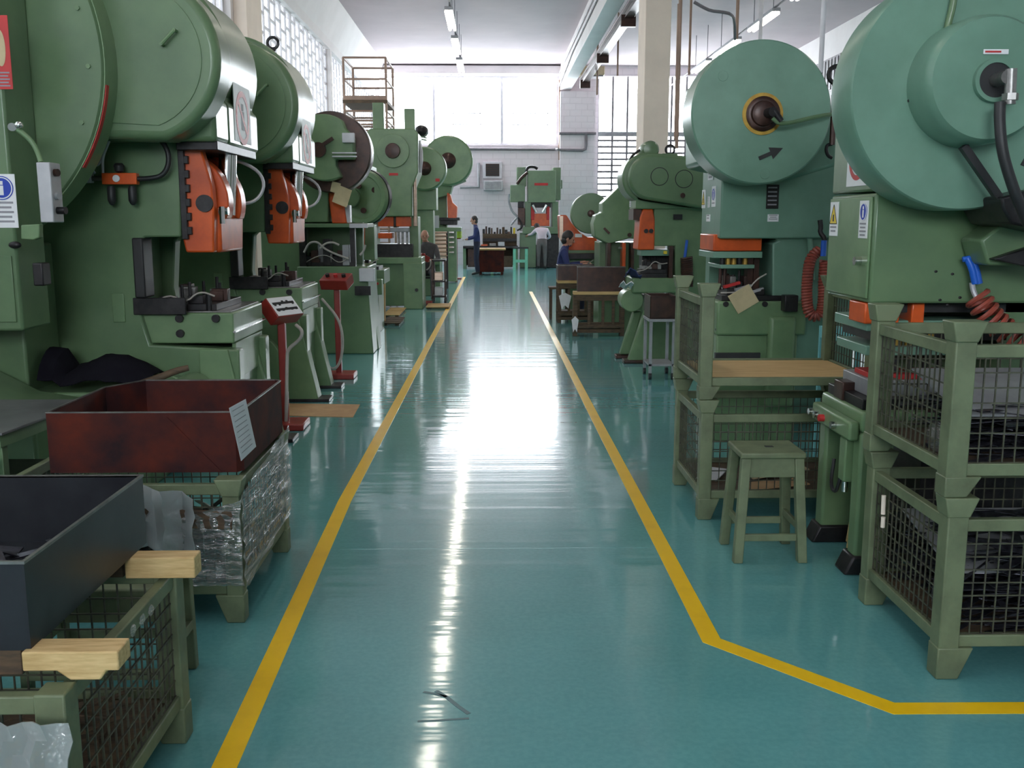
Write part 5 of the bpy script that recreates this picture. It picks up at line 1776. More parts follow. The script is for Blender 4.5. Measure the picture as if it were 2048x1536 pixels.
# green stool
def stool(name, label, x0, x1, y0, y1, h, splay=.03, w=.045, m='cage'):
    t = thing(name, label, 'stool', ((x0 + x1) / 2, (y0 + y1) / 2, 0))
    MB().box(x0, x1, y0, y1, h - .03, h).build('seat', m, t, bevel=.008)
    cx, cy = (x0 + x1) / 2, (y0 + y1) / 2
    for sx in (-1, 1):
        for sy in (-1, 1):
            tx, ty = cx + sx * ((x1 - x0) / 2 - .03), cy + sy * ((y1 - y0) / 2 - .03)
            bx_, by_ = tx + sx * splay, ty + sy * splay
            MB()._poly([(bx_ - w / 2, by_ - w / 2, 0), (bx_ + w / 2, by_ - w / 2, 0), (bx_ + w / 2, by_ + w / 2, 0), (bx_ - w / 2, by_ + w / 2, 0)],
                       [(tx - w / 2, ty - w / 2, h - .03), (tx + w / 2, ty - w / 2, h - .03), (tx + w / 2, ty + w / 2, h - .03), (tx - w / 2, ty + w / 2, h - .03)]).build('leg', m, t, bevel=.004)
    ax0, ax1, ay0, ay1 = x0 + .03, x1 - .03, y0 + .02, y1 - .02
    for y in (ay0, ay1 - .015):
        MB().box(ax0, ax1, y, y + .015, h - .125, h - .03).build('apron', m, t, bevel=.002)
    for y, z in ((ay0 - .02, .105), (ay1 + .005, .11)):
        MB().box(ax0, ax1, y, y + .02, z, z + .035).build('stretcher', m, t, bevel=.003)
    for x in (ax0 - .02, ax1):
        MB().box(x, x + .02, ay0, ay1, .16, .195).build('stretcher', m, t, bevel=.003)
    return t


s = stool('stool', 'olive green wooden stool with a slot in its seat, beside the wire cage stack', 1.185, 1.50, 4.52, 4.80, .545)
MB().box(1.335, 1.375, 4.645, 4.672, .545, .547).build('hand_slot', 'black', s)

# pale cyan stand behind the cage stack
a = at(1641, 652, 6.5)
t = thing('metal_stand', 'pale cyan tube stand between the cage stack and the nearest right press', 'stand', (a.x + .2, 6.4, 0))
xs_ = (a.x, at(1690, 660, 6.3).x)
for x, y in ((a.x, 6.5), (a.x + .5, 6.5), (a.x + .12, 6.15), (a.x + .62, 6.15)):
    MB().box(x, x + .025, y, y + .025, 0, a.z).build('leg', 'cyan', t)
MB().prismz([(a.x, 6.5), (a.x + .12, 6.15), (a.x + .645, 6.15), (a.x + .525, 6.525)], a.z - .08, a.z).build('top_frame', 'cyan', t, bevel=.004)
tag(MB().box(a.x + .12, a.x + .4, 6.2, 6.42, a.z, a.z + .07).build('parts_box', 'dark', bevel=.006), 'small dark box on the pale cyan stand', 'box')

# brown box on a castor stand by the oval guarded press
a, b = at(1300, 637, 10.0), at(1353, 592, 10.0)
t = thing('castor_stand', 'thin legged grey green stand on castors in front of the oval guarded press', 'stand', ((a.x + b.x) / 2, 10.2, 0))
for x in (a.x, b.x - .03):
    for y in (10.0, 10.37):
        MB().box(x, x + .03, y, y + .03, .06, a.z - .01).build('leg', 'grey', t)
        MB().cyl((x, y + .015, .035), (x + .03, y + .015, .035), .035, seg=14).build('castor', 'black', t)
MB().box(a.x - .01, b.x + .01, 9.99, 10.41, a.z - .035, a.z - .005).build('top', 'grey', t, bevel=.004)
MB().box(a.x, b.x, 10.0, 10.4, .14, .16).build('shelf', 'grey', t)
t = thing('sheet_bin', 'small brown steel bin standing on the castor stand', 'bin', ((a.x + b.x) / 2, 10.2, a.z))
m = MB()
zb, zt = a.z - .004, b.z
m.box(a.x, b.x, 10.0, 10.4, zb, zb + .01)
for q in ((a.x, b.x, 10.0, 10.01), (a.x, b.x, 10.39, 10.4), (a.x, a.x + .01, 10.0, 10.4), (b.x - .01, b.x, 10.0, 10.4)):
    m.box(*q, zb, zt)
m.build('body', 'brown', t, bevel=.003)
m = MB().tube([at(1258, 585, 10.6), at(1246, 600, 10.6), at(1243, 618, 10.6), at(1250, 628, 10.6), at(1268, 628, 10.6)], .012, 8, 2)

# two timber stands with bins on the right, beyond the oval guarded press
def timber_stand(name, label, x0, x1, y0, y1, zt, strip, lb2):
    t = thing(name, label, 'timber stand', ((x0 + x1) / 2, (y0 + y1) / 2, 0), 'timber crate stands on the right')
    for x in (x0, x1 - .06):
        for y in (y0, y1 - .06):
            MB().box(x, x + .06, y, y + .06, 0, zt - .04).build('post', 'oldwood', t, bevel=.004)
    for z in (.05, .12):
        for y in (y0 - .01, y1 - .02):
            MB().box(x0, x1, y, y + .03, z, z + .05).build('board', 'oldwood', t, bevel=.003)
    MB().box(x0, x1, y0 - .01, y0 + .02, zt - .13, zt - .045).build('board', 'oldwood', t, bevel=.003)
    for k in (.28, .55, .75):
        x = x0 + (x1 - x0) * k
        MB().box(x, x + .04, y0 - .012, y0 + .015, .16, zt - .13).build('upright', 'oldwood', t, bevel=.003)
    MB().box(x0, x1, y0 + .02, y1 - .02, .17, .19).build('shelf', 'oldwood', t)
    MB().box(x0, x1, y0 - .02, y1, zt - .045, zt).build('top', 'wood', t, bevel=.004)
    return t


def bin_box(name, label, x0, x1, y0, y1, zb, zt, m, th=.006, flare=0.0, group=None):
    t = thing(name, label, 'bin', ((x0 + x1) / 2, (y0 + y1) / 2, zb), group)
    b = MB()
    b.box(x0, x1, y0, y1, zb, zb + th)
    b.box(x0, x1, y0, y0 + th, zb + th, zt).box(x0, x1, y1 - th, y1, zb + th, zt).box(x0, x0 + th, y0 + th, y1 - th, zb + th, zt).box(x1 - th, x1, y0 + th, y1 - th, zb + th, zt)
    b.build('body', m, t)
    b = MB()
    for q in ((x0 - .003, x1 + .003, y0 - .003, y0 + th), (x0 - .003, x1 + .003, y1 - th, y1 + .003), (x0 - .003, x0 + th, y0 + th, y1 - th), (x1 - th, x1 + .003, y0 + th, y1 - th)):
        b.box(*q, zt - .004, zt + .003)
    b.build('rim', 'steel', t)
    return t


a, b = at(1146, 672, 13.8), at(1250, 583, 13.8)
timber_stand('timber_stand', 'brown timber crate stand with pale plank top, nearer of the two on the right', a.x, b.x, 13.8, 14.45 - .5, b.z, True, '')
bin_box('sheet_bin', 'wide dark brown steel bin on the nearer timber crate stand', at(1155, 582, 13.8).x, b.x, 13.8, 13.93, b.z + .001, at(1155, 534, 13.8).z, 'brown', group='dark bins on timber stands')
a, b = at(1115, 640, 15.6), at(1156, 561, 15.6)
timber_stand('timber_stand', 'brown timber crate stand farther away, beside the seated worker in blue', a.x, b.x + .25, 15.6, 16.0, b.z, True, '')
a2 = at(1117, 560, 15.6)
bin_box('sheet_bin', 'dark brown steel bin farther away in front of the seated worker in blue', a.x, at(1228, 560, 15.6).x, 15.6, 16.0, b.z + .002, at(1117, 531, 15.6).z, 'brown', group='dark bins on timber stands')
for c, rx, rz, lb in ((at(1130, 598, 15.55), .10, .1, 'white rag hung on the corner of the farther timber stand'), (at(1150, 645, 13.77), .05, .09, 'small white rag on the post foot of the nearer timber stand')):
    b = MB().sheet([[Vector((c.x + rx * (u - 2) / 2 * (1 - v * .15), c.y - .02 * ((u + v) % 2), c.z + rz * (1 - v / 1.5) - .05 * abs(u - 2) / 2)) for u in range(5)] for v in range(4)], .006)
    tag(b.build('white_rag', 'paper'), lb, 'cloth')

# cardboard on the floor
p = [gr(577, 808), gr(720, 810), gr(706, 835), gr(560, 832)]
m = MB()._poly([(v.x, v.y, .001) for v in p], [(v.x, v.y, .006) for v in p])
tag(m.build('cardboard_sheet', 'card'), 'flat brown cardboard sheet on the floor by the lettered red pillar', 'cardboard')

# ---------------------------------------------------------------- left foreground
# stretch wrapped cage with rusty bin
x0, x1, y0, y1 = -2.02, -1.035, 3.84, 4.77
cg = cage('wire_cage', 'stretch wrapped wire cage on the left carrying the rusty red bin', x0, x1, y0, y1, 0, .60, .068, group='olive wire cages on the left', drop=.055)
MB().obox((-1.5, y0 - .012, .465), Vector((.44, 0, -.02)), Vector((0, .010, 0)), Vector((.002, 0, .038))).build('plank', 'oldwood', cg, bevel=.003)
rnd = random.Random(8)
b = MB()
g = []
n = 26
for j in range(16):
    row = []
    z = .17 + .40 * j / 15
    for i in range(n):
        f = i / (n - 1)
        y = y0 + .0 + (y1 - y0) * f
        row.append((x1 + .012 + .007 * math.sin(j * 2.1 + f * 16) + rnd.uniform(-.003, .003), y, z + .07 * f * (1 if j > 12 else .5) - .02 * (1 - f)))
    g.append(row)
b.sheet(g, .001)
g = []
for j in range(12):
    row = []
    for i in range(12):
        f = i / 11
        row.append((x1 + .01 - .30 * f + rnd.uniform(-.004, .004), y0 - .022 - .008 * math.sin(i * 3 + j) + rnd.uniform(-.004, .004), .17 + .36 * j / 11 * (1 - .25 * f)))
    g.append(row)
b.sheet(g, .001)
tag(b.build('stretch_film', 'film'), 'clear stretch film wound round the corner of the left wire cage', 'plastic film')
strips('metal_parts', 'loose dark parts behind the mesh of the wrapped cage', x0 + .1, x1 - .12, y0 + .1, y1 - .1, .145, .3, 90, 4, 'strip', (.15, .35))
# rusty bin: chamfered corners
zb, zt = .615, .868
t = thing('sheet_bin', 'rusty red sheet steel bin with white paper sheet, on the wrapped cage', 'bin', (-1.45, 4.3, zb))
bx0, bx1, by0, by1 = -1.83, -1.045, 3.95, 4.76
pr = [(bx0, by0), (bx1 - .02, by0), (bx1, by0 + .03), (bx1, by1 - .03), (bx1 - .03, by1), (bx0 + .12, by1), (bx0, by1 - .2)]
m = MB().prismz(pr, zb, zb + .006)
for i in range(len(pr)):
    a, c = pr[i], pr[(i + 1) % len(pr)]
    m.bar((a[0], a[1], (zb + zt) / 2), (c[0], c[1], (zb + zt) / 2), .006, zt - zb)
m.build('body', 'rust', t)
m = MB()
for i in range(len(pr)):
    a, c = pr[i], pr[(i + 1) % len(pr)]
    m.bar((a[0], a[1], zt + .001), (c[0], c[1], zt + .001), .01, .005)
m.build('rim', 'steel', t)
m = MB().prism([(bx1 - .30, zt - .02), (bx1 - .293, zt - .02), (bx1 - .08, zb), (bx1 - .09, zb)], by0 - .007, by0 - .002)
m.build('fold', 'rust', t)
m = MB()
q = atx(485, 862, bx1 + .004)
P = [atx(458, 816, bx1 + .006), atx(491, 798, bx1 + .006), atx(512, 893, bx1 + .006), atx(482, 922, bx1 + .006)]
m._poly(P, [v + Vector((.001, 0, 0)) for v in P])
ps = m.build('paper_sheet', 'paper')
tag(ps, 'white printed paper sheet stuck on the corner of the rusty red bin', 'paper')
m = MB()
for k in range(9):
    f = .08 + k * .1
    a, c = P[0].lerp(P[3], f), P[1].lerp(P[2], f)
    m.bar(a.lerp(c, .12) + Vector((.0015, 0, 0)), a.lerp(c, .8) + Vector((.0015, 0, 0)), .003, .0006, (1, 0, 0))
m.build('print', 'text', ps)

# steel work table with clutter behind, at the left edge
t = thing('work_table', 'grey topped steel work table at the left edge behind the rusty bin', 'table', (-2.5, 4.6, 0))
zt = .74
MB().prismz([(-3.4, 4.15), (-2.12, 4.15), (-2.05, 4.95), (-3.4, 4.95)], zt - .012, zt).build('top', 'tablegrey', t, bevel=.002)
MB().prismz([(-3.4, 4.17), (-2.14, 4.17), (-2.07, 4.93), (-3.4, 4.93)], zt - .07, zt - .012).build('frame', 'green2', t)
for x, y in ((-2.2, 4.2), (-2.14, 4.85), (-3.3, 4.2), (-3.3, 4.85)):
    MB().box(x, x + .05, y, y + .05, 0, zt - .07).build('leg', 'green2', t, bevel=.003)
MB().prismz([(-3.3, 4.2), (-2.14, 4.2), (-2.1, 4.9), (-3.3, 4.9)], .42, .44).build('shelf', 'dark', t)
m = MB().sheet([[(-2.6 + .38 * u / 6, 4.1 + .02 * v, .60 - .04 * v / 2 + .03 * math.sin(u) * .5) for u in range(7)] for v in range(4)], .006)
rnd = random.Random(14)
for k in range(7):
    x = -2.65 + .09 * k
    hgt = rnd.uniform(.06, .12)
    o = MB().cyl((x, 4.25 + .02 * (k % 2), .44), (x + rnd.uniform(-.01, .01), 4.26, .44 + hgt), .025, .02, 12).build('machine_part', ('steel', 'brown', 'dark')[k % 3])
    tag(o, 'small turned steel part standing in the row on the shelf of the grey topped table', 'machine part', 'turned parts under the grey table')
c = [Vector((-2.75 + .62 * u / 8, 3.98 + .14 * v / 3 + .0, .585 + .045 * v / 3 + .03 * math.sin(u / 8 * 3.1))) for v in range(4) for u in range(9)]
m = MB().sheet([c[9 * v:9 * v + 9] for v in range(4)], .005)
tag(m.build('scoop_tray', 'cage'), 'shallow curved olive tray between the grey table and the dark bin', 'tray')

# foreground cage with beams and dark bin
x0, x1, y0, y1 = -1.95, -.985, 2.10, 2.965
cage('wire_cage', 'olive wire cage in the left foreground under the dark bin and pine blocks', x0, x1, y0, y1, 0, .575, .072, group='olive wire cages on the left', cap=False, drop=.052)
m = MB().box(x0 + .05, x1 - .05, y0 + .05, y1 - .05, .145, .15)
strips('wood_scraps', 'brown wood scraps lying in the foreground cage', x0 + .1, x1 - .1, y0 + .1, y1 - .1, .15, .2, 40, 6, 'oldwood', (.1, .25))
# film scraps stuck on the rail
for k, y in enumerate((2.52, 2.59, 2.66)):
    film_bag('film_scrap', ('glossy clear film scrap on the olive rail, nearest of three', 'glossy clear film scrap on the olive rail, middle of three', 'glossy clear film scrap on the olive rail, farthest of three')[k], (x1 + .004, y, .548), .006, .02, .016, 20 + k, 'film', 8)
m = MB().box(-1.115, -.905, 2.83, 2.90, .577, .643)
tag(m.build('pine_block', 'woodx', bevel=.004), 'short raw pine block jutting out beside the far end of the dark bin', 'timber', 'pine blocks beside the dark bin')
for yy, lb in ((2.2, 'brown board under the near end of the dark foreground bin'), (2.84, 'brown board under the far end of the dark foreground bin')):
    tag(MB().box(-1.93, -1.125, yy, yy + .1, .577, .643).build('timber_board', 'oldwood', bevel=.003), lb, 'timber')
b = MB().prism([(-1.11, .60), (-1.03, .60), (-1.0, .577), (-.93, .577), (-.915, .60), (-.885, .60), (-.885, .648), (-1.11, .648)], 2.17, 2.25)
tag(b.build('pine_block', 'woodx', bevel=.004), 'chipped raw pine block jutting out beside the near end of the dark bin', 'timber', 'pine blocks beside the dark bin')
bin_box('sheet_bin', 'dark grey sheet steel bin beside two pine blocks in the left foreground', -1.95, -1.095, 2.19, 2.97, .644, .862, 'darkbin')
strips('metal_scraps', 'dark flat metal scraps in the bottom of the foreground bin', -1.9, -1.13, 2.25, 2.9, .66, .72, 70, 12, 'strip', (.06, .16))

# stool behind the foreground cage
stool('stool', 'narrow green stool standing behind the foreground cage, half hidden by pine block', -1.62, -1.10, 3.12, 3.46, .43, .005, .036)
# cloudy film draped between stool and wrapped cage
b = MB()
rnd = random.Random(3)
g = [[(-1.44 + .24 * u / 8 + rnd.uniform(-.008, .008), 3.79 + .03 * math.sin(u * 1.3) + rnd.uniform(-.012, .012), .60 - .26 * v / 7 - .05 * (u / 8) ** 2) for u in range(9)] for v in range(8)]
b.sheet(g, .002)
tag(b.build('film_sheet', 'bag'), 'crumpled cloudy plastic sheet bunched beside the wrapped cage behind the pine block', 'plastic film')
# white plastic bag at the lower left corner
g = []
for v in range(10):
    row = []
    for u in range(10):
        f = u / 9
        row.append((-1.17 + .21 * f + .01 * math.sin(v * 1.7) + (.02 * v / 9 if u == 9 else 0), 2.05 - .02 * math.sin(f * 3.1) - .012 * math.sin(u * 2 + v), .545 - .35 * v / 9 - .06 * max(0, f - .75)))
    g.append(row)
b = MB().sheet(g, .003)
tag(b.build('plastic_bag', 'bag'), 'cloudy white plastic bag hanging on the near face of the foreground cage', 'plastic bag')
MB()

# ---------------------------------------------------------------- far end: benches, red box, mint stool
Y = 29.3
a, b = at(957, 552, Y), at(1008, 497, Y)
t = thing('steel_box', 'rust red steel box with pale top standing at the end of the aisle', 'box', ((a.x + b.x) / 2, Y + .3, 0))
MB().box(a.x, b.x, Y, Y + .7, .08, b.z - .05).build('body', 'rust', t, bevel=.01)
for x in (a.x + .02, b.x - .1):
    MB().box(x, x + .08, Y + .05, Y + .65, 0, .08).build('skid', 'rust', t)
MB().box(a.x - .02, b.x + .05, Y - .03, Y + .72, b.z - .05, b.z).build('top', 'wood', t, bevel=.005)
bY = 33.0
t = thing('work_bench', 'long dark work bench along the back wall behind the red box', 'bench', (at(985, 500, bY).x, bY + .4, 0))
a, b = at(926, 500, bY), at(1036, 492, bY)
MB().box(a.x, b.x, bY, bY + .9, b.z - .08, b.z).build('top', 'dark', t, bevel=.008)
for x in (a.x, (a.x + b.x) / 2, b.x - .1):
    MB().box(x, x + .1, bY + .05, bY + .85, 0, b.z - .08).build('leg', 'green', t)
MB().box(a.x, b.x, bY + .5, bY + .85, .3, .34).build('shelf', 'dark', t)
MB().box(a.x, b.x, bY + .84, bY + .9, .08, b.z - .08).build('back_board', 'oldwood', t)
for k in range(3):
    x = a.x + .15 + k * (b.x - a.x - .2) / 3
    MB().box(x, x + .42, bY + .12, bY + .5, .05, b.z - .1 - .12 * k).build('drawer_unit', ('brown', 'dark', 'oldwood')[k], t, bevel=.01)
rr = random.Random(17)
rk = thing('tool_rack', 'dark rack of dies and tools standing on the long bench by the white wall', 'rack', (at(985, 480, bY).x, bY + .5, b.z))
a2, b2 = at(965, 487, bY), at(1034, 462, bY)
MB().box(a2.x, b2.x, bY + .3, bY + .85, b.z, b2.z - .1).build('case', 'oldwood', rk, bevel=.01)
MB().box(a2.x, b2.x, bY + .2, bY + .85, (b.z + b2.z) / 2 - .1, (b.z + b2.z) / 2).build('shelf', 'dark', rk)
for k in range(12):
    x = a2.x + (b2.x - a2.x - .12) * k / 11
    h = rr.uniform(.06, .26)
    o = MB().box(x, x + rr.uniform(.05, .09), bY + .4, bY + .6, b2.z - .098, b2.z - .1 + h).build('die_block', ('dark', 'brown', 'dark', 'oldwood')[k % 4] if k != 11 else 'yellow', bevel=.01)
    tag(o, 'yellow block among the dark dies on top of the tool rack' if k == 11 else 'dark die block standing in the row on top of the tool rack', 'die block', None if k == 11 else 'die blocks on the tool rack')
for k, (px, py) in enumerate(((968, 497), (985, 488), (1002, 494))):
    q = at(px, py, bY - .0)
    o = MB().box(q.x - .1, q.x + .12, bY + .02, bY + .16, b.z + .001, b.z + .05 + .04 * k).build('bench_part', ('orange', 'steel', 'greylight')[k], bevel=.005)
    tag(o, ('small orange part on the long bench, left of the steel ones', 'short steel part on the long bench between two others', 'taller light grey part on the long bench, right of the others')[k], 'machine part')
a, b = at(1026, 533, 32.3), at(1055, 497, 32.3)
t = thing('stool', 'mint green tube stool in front of the back press', 'stool', ((a.x + b.x) / 2, 32.2, 0))
for x in (a.x, b.x - .085):
    for y in (32.0, 32.35):
        MB().box(x, x + .085, y, y + .06, 0, b.z).build('leg', 'mint', t)
for y in (32.0, 32.35):
    MB().box(a.x + .08, b.x - .08, y + .008, y + .05, .25, .33).build('stretcher', 'mint', t)
MB().box(a.x - .02, b.x + .02, 31.97, 32.43, b.z, b.z + .05).build('seat', 'dark', t)

# ---------------------------------------------------------------- people
def person(name, label, J, mats, hair=True, loc=None, look=(0, -1, 0), headr=.098, fingers=True, hairless=False):
    """J: joint positions. mats(point) -> slot. one continuous skinned body with face and hands, hair as a child"""
    order = ['pelvis', 'waist', 'chest', 'neck', 'head',
             'shL', 'elL', 'wrL', 'haL', 'shR', 'elR', 'wrR', 'haR',
             'hiL', 'knL', 'anL', 'toL', 'hiR', 'knR', 'anR', 'toR']
    rad = dict(pelvis=(.155, .12), waist=(.145, .11), chest=(.165, .12), neck=(.055, .055), head=(.06, .06),
               shL=(.068, .068), elL=(.05, .05), wrL=(.032, .032), haL=(.03, .022), shR=(.068, .068), elR=(.05, .05), wrR=(.032, .032), haR=(.03, .022),
               hiL=(.095, .1), knL=(.066, .066), anL=(.045, .045), toL=(.042, .034), hiR=(.095, .1), knR=(.066, .066), anR=(.045, .045), toR=(.042, .034))
    edges = [('pelvis', 'waist'), ('waist', 'chest'), ('chest', 'neck'), ('neck', 'head')]
    for s in 'LR':
        edges += [('chest', 'sh' + s), ('sh' + s, 'el' + s), ('el' + s, 'wr' + s), ('wr' + s, 'ha' + s), ('pelvis', 'hi' + s), ('hi' + s, 'kn' + s), ('kn' + s, 'an' + s), ('an' + s, 'to' + s)]
    me = bpy.data.meshes.new('skeleton')
    idx = {k: i for i, k in enumerate(order)}
    me.from_pydata([J[k] for k in order], [(idx[a], idx[b]) for a, b in edges], [])
    o = bpy.data.objects.new('skeleton', me)
    COL.objects.link(o)
    sk = o.modifiers.new('s', 'SKIN')
    for i, k in enumerate(order):
        v = me.skin_vertices[0].data[i]
        v.radius = rad[k]
        v.use_root = (k == 'pelvis')
    sk.use_smooth_shade = True
    sd = o.modifiers.new('d', 'SUBSURF')
    sd.levels = sd.render_levels = 2
    dg = bpy.context.evaluated_depsgraph_get()
    ev = bpy.data.meshes.new_from_object(o.evaluated_get(dg))
    bpy.data.objects.remove(o)
    b = bmesh.new()
    b.from_mesh(ev)
    hd = Vector(J['head'])
    lk = Vector(look).normalized()
    sd_ = lk.cross(Vector((0, 0, 1))).normalized()
    up_ = sd_.cross(lk)
    rot = Matrix((sd_, lk, up_)).transposed().to_4x4()
    hc = hd + up_ * .05
    X = Matrix.Translation(hc) @ rot

    def blob(c, r, seg=12):
        bmesh.ops.create_uvsphere(b, u_segments=seg, v_segments=seg // 2 + 2, radius=1, matrix=X @ Matrix.Translation(c) @ Matrix.Diagonal((*r, 1)))
    blob((0, 0, .01), (.078, .098, .115), 20)
    blob((0, .045, -.065), (.052, .05, .05))
    blob((0, .102, -.012), (.013, .02, .026))
    blob((-.08, -.005, -.005), (.012, .022, .032))
    blob((.08, -.005, -.005), (.012, .022, .032))
    n_face = len(b.faces)
    # five fingers on each hand
    for s in 'LR':
        w, h = Vector(J['wr' + s]), Vector(J['ha' + s])
        d = (h - w).normalized()
        sdv = d.cross(Vector((0, 0, 1)))
        sdv = sdv.normalized() if sdv.length > .01 else Vector((1, 0, 0))
        nv = sdv.cross(d)
        for k, (off, ln) in enumerate(((-.028, .07), (-.010, .08), (.009, .075), (.027, .058))):
            p0 = h + sdv * off
            p1 = p0 + d * ln * .55 - nv * .008
            p2 = p1 + d * ln * .35 - nv * .03
            for a, c, r0, r1 in ((p0, p1, .010, .009), (p1, p2, .009, .007)):
                bmesh.ops.create_cone(b, cap_ends=True, segments=8, radius1=r0, radius2=r1, depth=(c - a).length, matrix=Matrix.Translation((a + c) / 2) @ (c - a).to_track_quat('Z', 'Y').to_matrix().to_4x4())
        sg = 1 if s == 'L' else -1
        p0 = w.lerp(h, .45) + sdv * .03 * sg
        p1 = p0 + d * .045 + sdv * .025 * sg
        bmesh.ops.create_cone(b, cap_ends=True, segments=8, radius1=.012, radius2=.008, depth=(p1 - p0).length, matrix=Matrix.Translation((p0 + p1) / 2) @ (p1 - p0).to_track_quat('Z', 'Y').to_matrix().to_4x4())
    root = thing(name, label, 'person', (J['pelvis'][0], J['pelvis'][1], 0))
    for f in b.faces:
        f.material_index = mats(f.calc_center_median(), J)
        f.smooth = True
    bmesh.ops.translate(b, verts=b.verts, vec=-root.location)
    m = bpy.data.meshes.new('body')
    b.to_mesh(m)
    b.free()
    for k in MATS:
        m.materials.append(M[k])
    body = bpy.data.objects.new('body', m)
    COL.objects.link(body)
    body.parent = root
    e = MB()
    for sx in (-1, 1):
        e.ball(X @ Vector((sx * .032, .088, .012)), .011, .011, .009, 8)
    e.build('eye', 'hair', root)
    e = MB()
    e.bar(X @ Vector((-.024, .09, -.062)), X @ Vector((.024, .09, -.062)), .006, .004)
    e.build('mouth', 'pipebrown', root)
    if not hairless:
        hb = MB()
        bmesh.ops.create_uvsphere(hb.b, u_segments=20, v_segments=12, radius=1, matrix=X @ Matrix.Translation((0, -.018, .035)) @ Matrix.Diagonal((.09, .1, .108, 1)))
        bmesh.ops.create_uvsphere(hb.b, u_segments=16, v_segments=10, radius=1, matrix=X @ Matrix.Translation((0, -.04, -.03)) @ Matrix.Diagonal((.08, .065, .085, 1)))
        hb.build('hair', 'hair', root)
    return root


MATS = ['skin', 'navy', 'navydk', 'shoe', 'dull', 'shirt', 'trouser']


def dist(p, J, *ks):
    return min((Vector(p) - Vector(J[k])).length for k in ks)


def clothes(top, leg, waist=None, short=False):
    def f(p, J):
        if p.z < Vector(J['anL']).z + .03 or p.z < Vector(J['anR']).z + .03:
            if min((p - Vector(J['anL'])).length, (p - Vector(J['anR'])).length, (p - Vector(J['toL'])).length, (p - Vector(J['toR'])).length) < .14:
                return 3
        if (p - Vector(J['head']) - Vector((0, 0, .03))).length < .135 and p.z > Vector(J['neck']).z + .012:
            return 0
        if p.z > Vector(J['neck']).z + .035 and (p - Vector(J['head'])).length < .3:
            return 0
        if dist(p, J, 'haL', 'haR') < .11 and dist(p, J, 'wrL', 'wrR') > .01 and min((p - Vector(J['wrL'])).length if (p - Vector(J['haL'])).length < .12 else 9, (p - Vector(J['wrR'])).length if (p - Vector(J['haR'])).length < .12 else 9) < .2 and dist(p, J, 'haL', 'haR') < dist(p, J, 'elL', 'elR'):
            return 0
        if dist(p, J, 'pelvis', 'hiL', 'hiR', 'knL', 'knR', 'anL', 'anR') < dist(p, J, 'waist', 'chest', 'shL', 'shR', 'elL', 'elR', 'wrL', 'wrR'):
            return leg
        return top
    return f


def P(o, d):
    return {k: tuple(Vector(o) + Vector(v)) for k, v in d.items()}


# standing worker in blue, facing left, papers in hand
o = at(952, 549, 29.0)
o = Vector((o.x, 29.0, 0))
J = P(o, dict(pelvis=(.03, 0, .93), waist=(.035, 0, 1.08), chest=(.02, 0, 1.30), neck=(-.01, 0, 1.48), head=(-.035, 0, 1.56),
              shL=(.02, -.18, 1.37), elL=(-.02, -.24, 1.12), wrL=(-.24, -.20, 1.06), haL=(-.32, -.18, 1.07),
              shR=(.02, .18, 1.37), elR=(-.05, .24, 1.13), wrR=(-.26, .16, 1.10), haR=(-.34, .13, 1.12),
              hiL=(.03, -.09, .88), knL=(.0, -.10, .48), anL=(.03, -.10, .085), toL=(-.13, -.11, .04),
              hiR=(.03, .09, .88), knR=(.03, .10, .48), anR=(.08, .10, .085), toR=(-.08, .11, .04)))
person('person', 'standing person in dark blue overall with dark hair, facing left holding white papers', J, clothes(1, 2), look=(-1, -.1, -.15))
h = Vector(J['haL'])
b = MB().obox(h + Vector((-.05, .0, .13)), Vector((.10, .05, .03)), Vector((-.05, .05, .13)), Vector((.0005, -.0015, .001)))
tag(b.build('paper_sheaf', 'paper'), 'white papers held by the standing worker in blue', 'paper')

# bald worker seated at the wide press, seen from the front
o = at(850, 600, 20.6)
PY = 20.4
o = Vector((at(851, 480, PY).x, PY, 0))
hz = at(850, 473, PY).z
k = hz - 1.19
J = P(o + Vector((0, 0, k)), dict(pelvis=(.03, 0, .50), waist=(.03, -.02, .66), chest=(.02, -.06, .90), neck=(0, -.08, 1.07), head=(-.01, -.10, 1.15),
              shL=(-.19, -.07, .98), elL=(-.27, -.18, .74), wrL=(-.16, -.40, .72), haL=(-.10, -.47, .73),
              shR=(.21, -.06, .98), elR=(.27, -.14, .73), wrR=(.18, -.38, .71), haR=(.12, -.45, .72),
              hiL=(-.10, -.02, .47), knL=(-.16, -.42, .47), anL=(-.15, -.42, .09), toL=(-.16, -.57, .04),
              hiR=(.12, -.02, .47), knR=(.17, -.42, .47), anR=(.16, -.42, .09), toR=(.17, -.57, .04)))
for q in ('anL', 'anR', 'toL', 'toR'):
    J[q] = (J[q][0], J[q][1], J[q][2] - k)
person('person', 'bald person in grey brown overall seated and looking toward the camera', J, clothes(4, 4), look=(.12, -1, -.1), hairless=True)
t = thing('stool', 'dark stool under the seated bald person', 'stool', (o.x + .03, PY, 0))
MB().cyl((o.x + .03, PY, k + .33), (o.x + .03, PY, k + .365), .17, seg=24).build('seat', 'dark', t, bevel=.005)
for a in range(4):
    MB().cyl((o.x + .03 + .12 * math.cos(a * 1.57 + .8), PY + .12 * math.sin(a * 1.57 + .8), k + .33), (o.x + .03 + .18 * math.cos(a * 1.57 + .8), PY + .18 * math.sin(a * 1.57 + .8), 0), .014, seg=8).build('leg', 'dark', t)

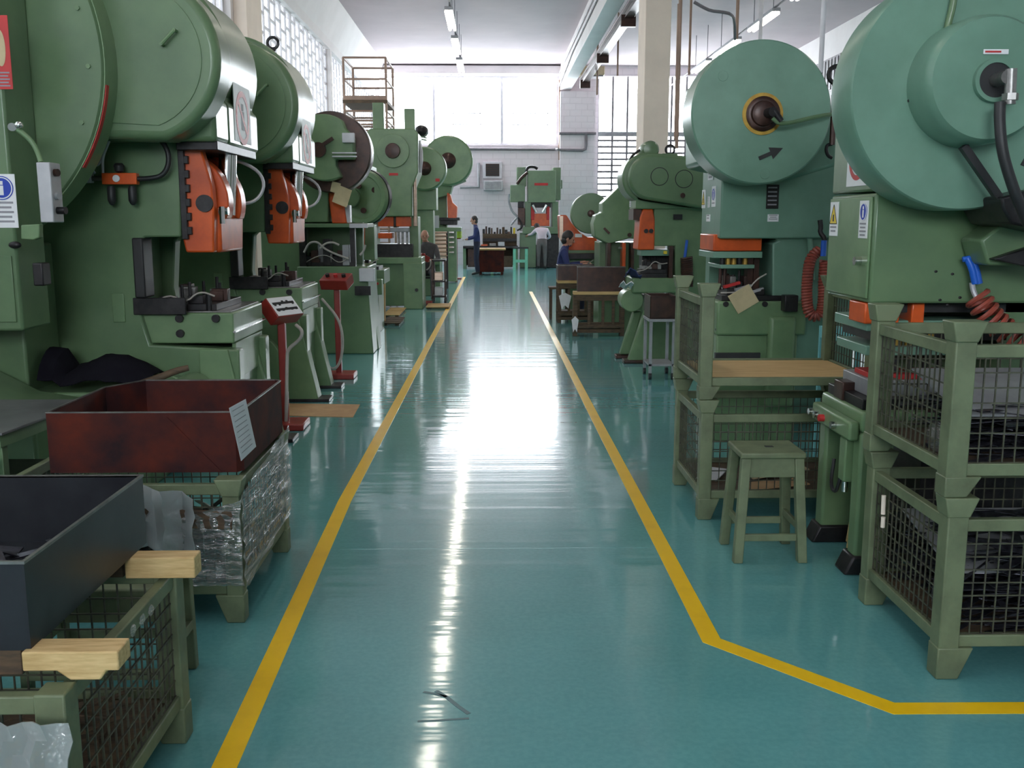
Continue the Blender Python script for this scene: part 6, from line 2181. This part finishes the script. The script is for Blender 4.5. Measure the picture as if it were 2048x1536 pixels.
# worker in pale shirt bending over the back press, seen from behind
o = Vector((at(1083, 530, 32.4).x, 32.4, 0))
J = P(o, dict(pelvis=(.02, 0, .92), waist=(.02, .04, 1.06), chest=(.0, .20, 1.26), neck=(-.06, .36, 1.34), head=(-.12, .44, 1.34),
              shL=(-.17, .22, 1.30), elL=(-.32, .34, 1.15), wrL=(-.42, .52, 1.12), haL=(-.46, .60, 1.10),
              shR=(.19, .20, 1.30), elR=(.29, .28, 1.06), wrR=(.22, .50, 1.0), haR=(.19, .58, 1.0),
              hiL=(-.09, 0, .87), knL=(-.10, -.02, .48), anL=(-.10, 0, .085), toL=(-.12, .15, .04),
              hiR=(.10, 0, .87), knR=(.11, -.02, .48), anR=(.12, 0, .085), toR=(.14, .15, .04)))
person('person', 'person in pale pink shirt and grey trousers bending over the back press, seen from behind', J, clothes(5, 6), look=(-.5, 1, -.9))

# worker in blue seated at the right, facing right
SY = 16.35
o = Vector((at(1126, 545, SY).x, SY, 0))
J = P(o, dict(pelvis=(-.04, 0, .66), waist=(-.03, 0, .80), chest=(.0, 0, 1.04), neck=(.04, 0, 1.20), head=(.065, 0, 1.275),
              shL=(.01, .18, 1.12), elL=(.08, .24, .88), wrL=(.32, .18, .92), haL=(.40, .15, .94),
              shR=(.0, -.18, 1.12), elR=(.06, -.24, .88), wrR=(.32, -.18, .90), haR=(.41, -.16, .92),
              hiL=(-.02, .09, .63), knL=(.40, .11, .60), anL=(.32, .11, .20), toL=(.47, .11, .16),
              hiR=(-.02, -.09, .63), knR=(.38, -.11, .58), anR=(.28, -.11, .20), toR=(.43, -.11, .16)))
for q in ('anL', 'anR', 'toL', 'toR'):
    J[q] = (J[q][0], J[q][1], J[q][2] - .11)
person('person', 'dark haired person in blue overall seated and working at the orange press', J, clothes(1, 2), look=(1, -.1, -.35))
t = thing('stool', 'tall dark stool under the seated worker in blue', 'stool', (o.x - .06, SY, 0))
MB().box(o.x - .24, o.x + .1, SY - .17, SY + .17, .50, .535).build('seat', 'oldwood', t, bevel=.006)
for sx in (-.22, .05):
    for sy in (-.15, .12):
        MB().box(o.x + sx, o.x + sx + .035, SY + sy, SY + sy + .035, 0, .5).build('leg', 'oldwood', t)
tag(MB().obox(Vector(J['haR']) + Vector((.03, 0, .035)), Vector((.05, 0, .03)), Vector((0, .04, 0)), Vector((0, 0, .008))).build('metal_part', 'chrome'), 'bright metal part held by the seated worker in blue', 'machine part')
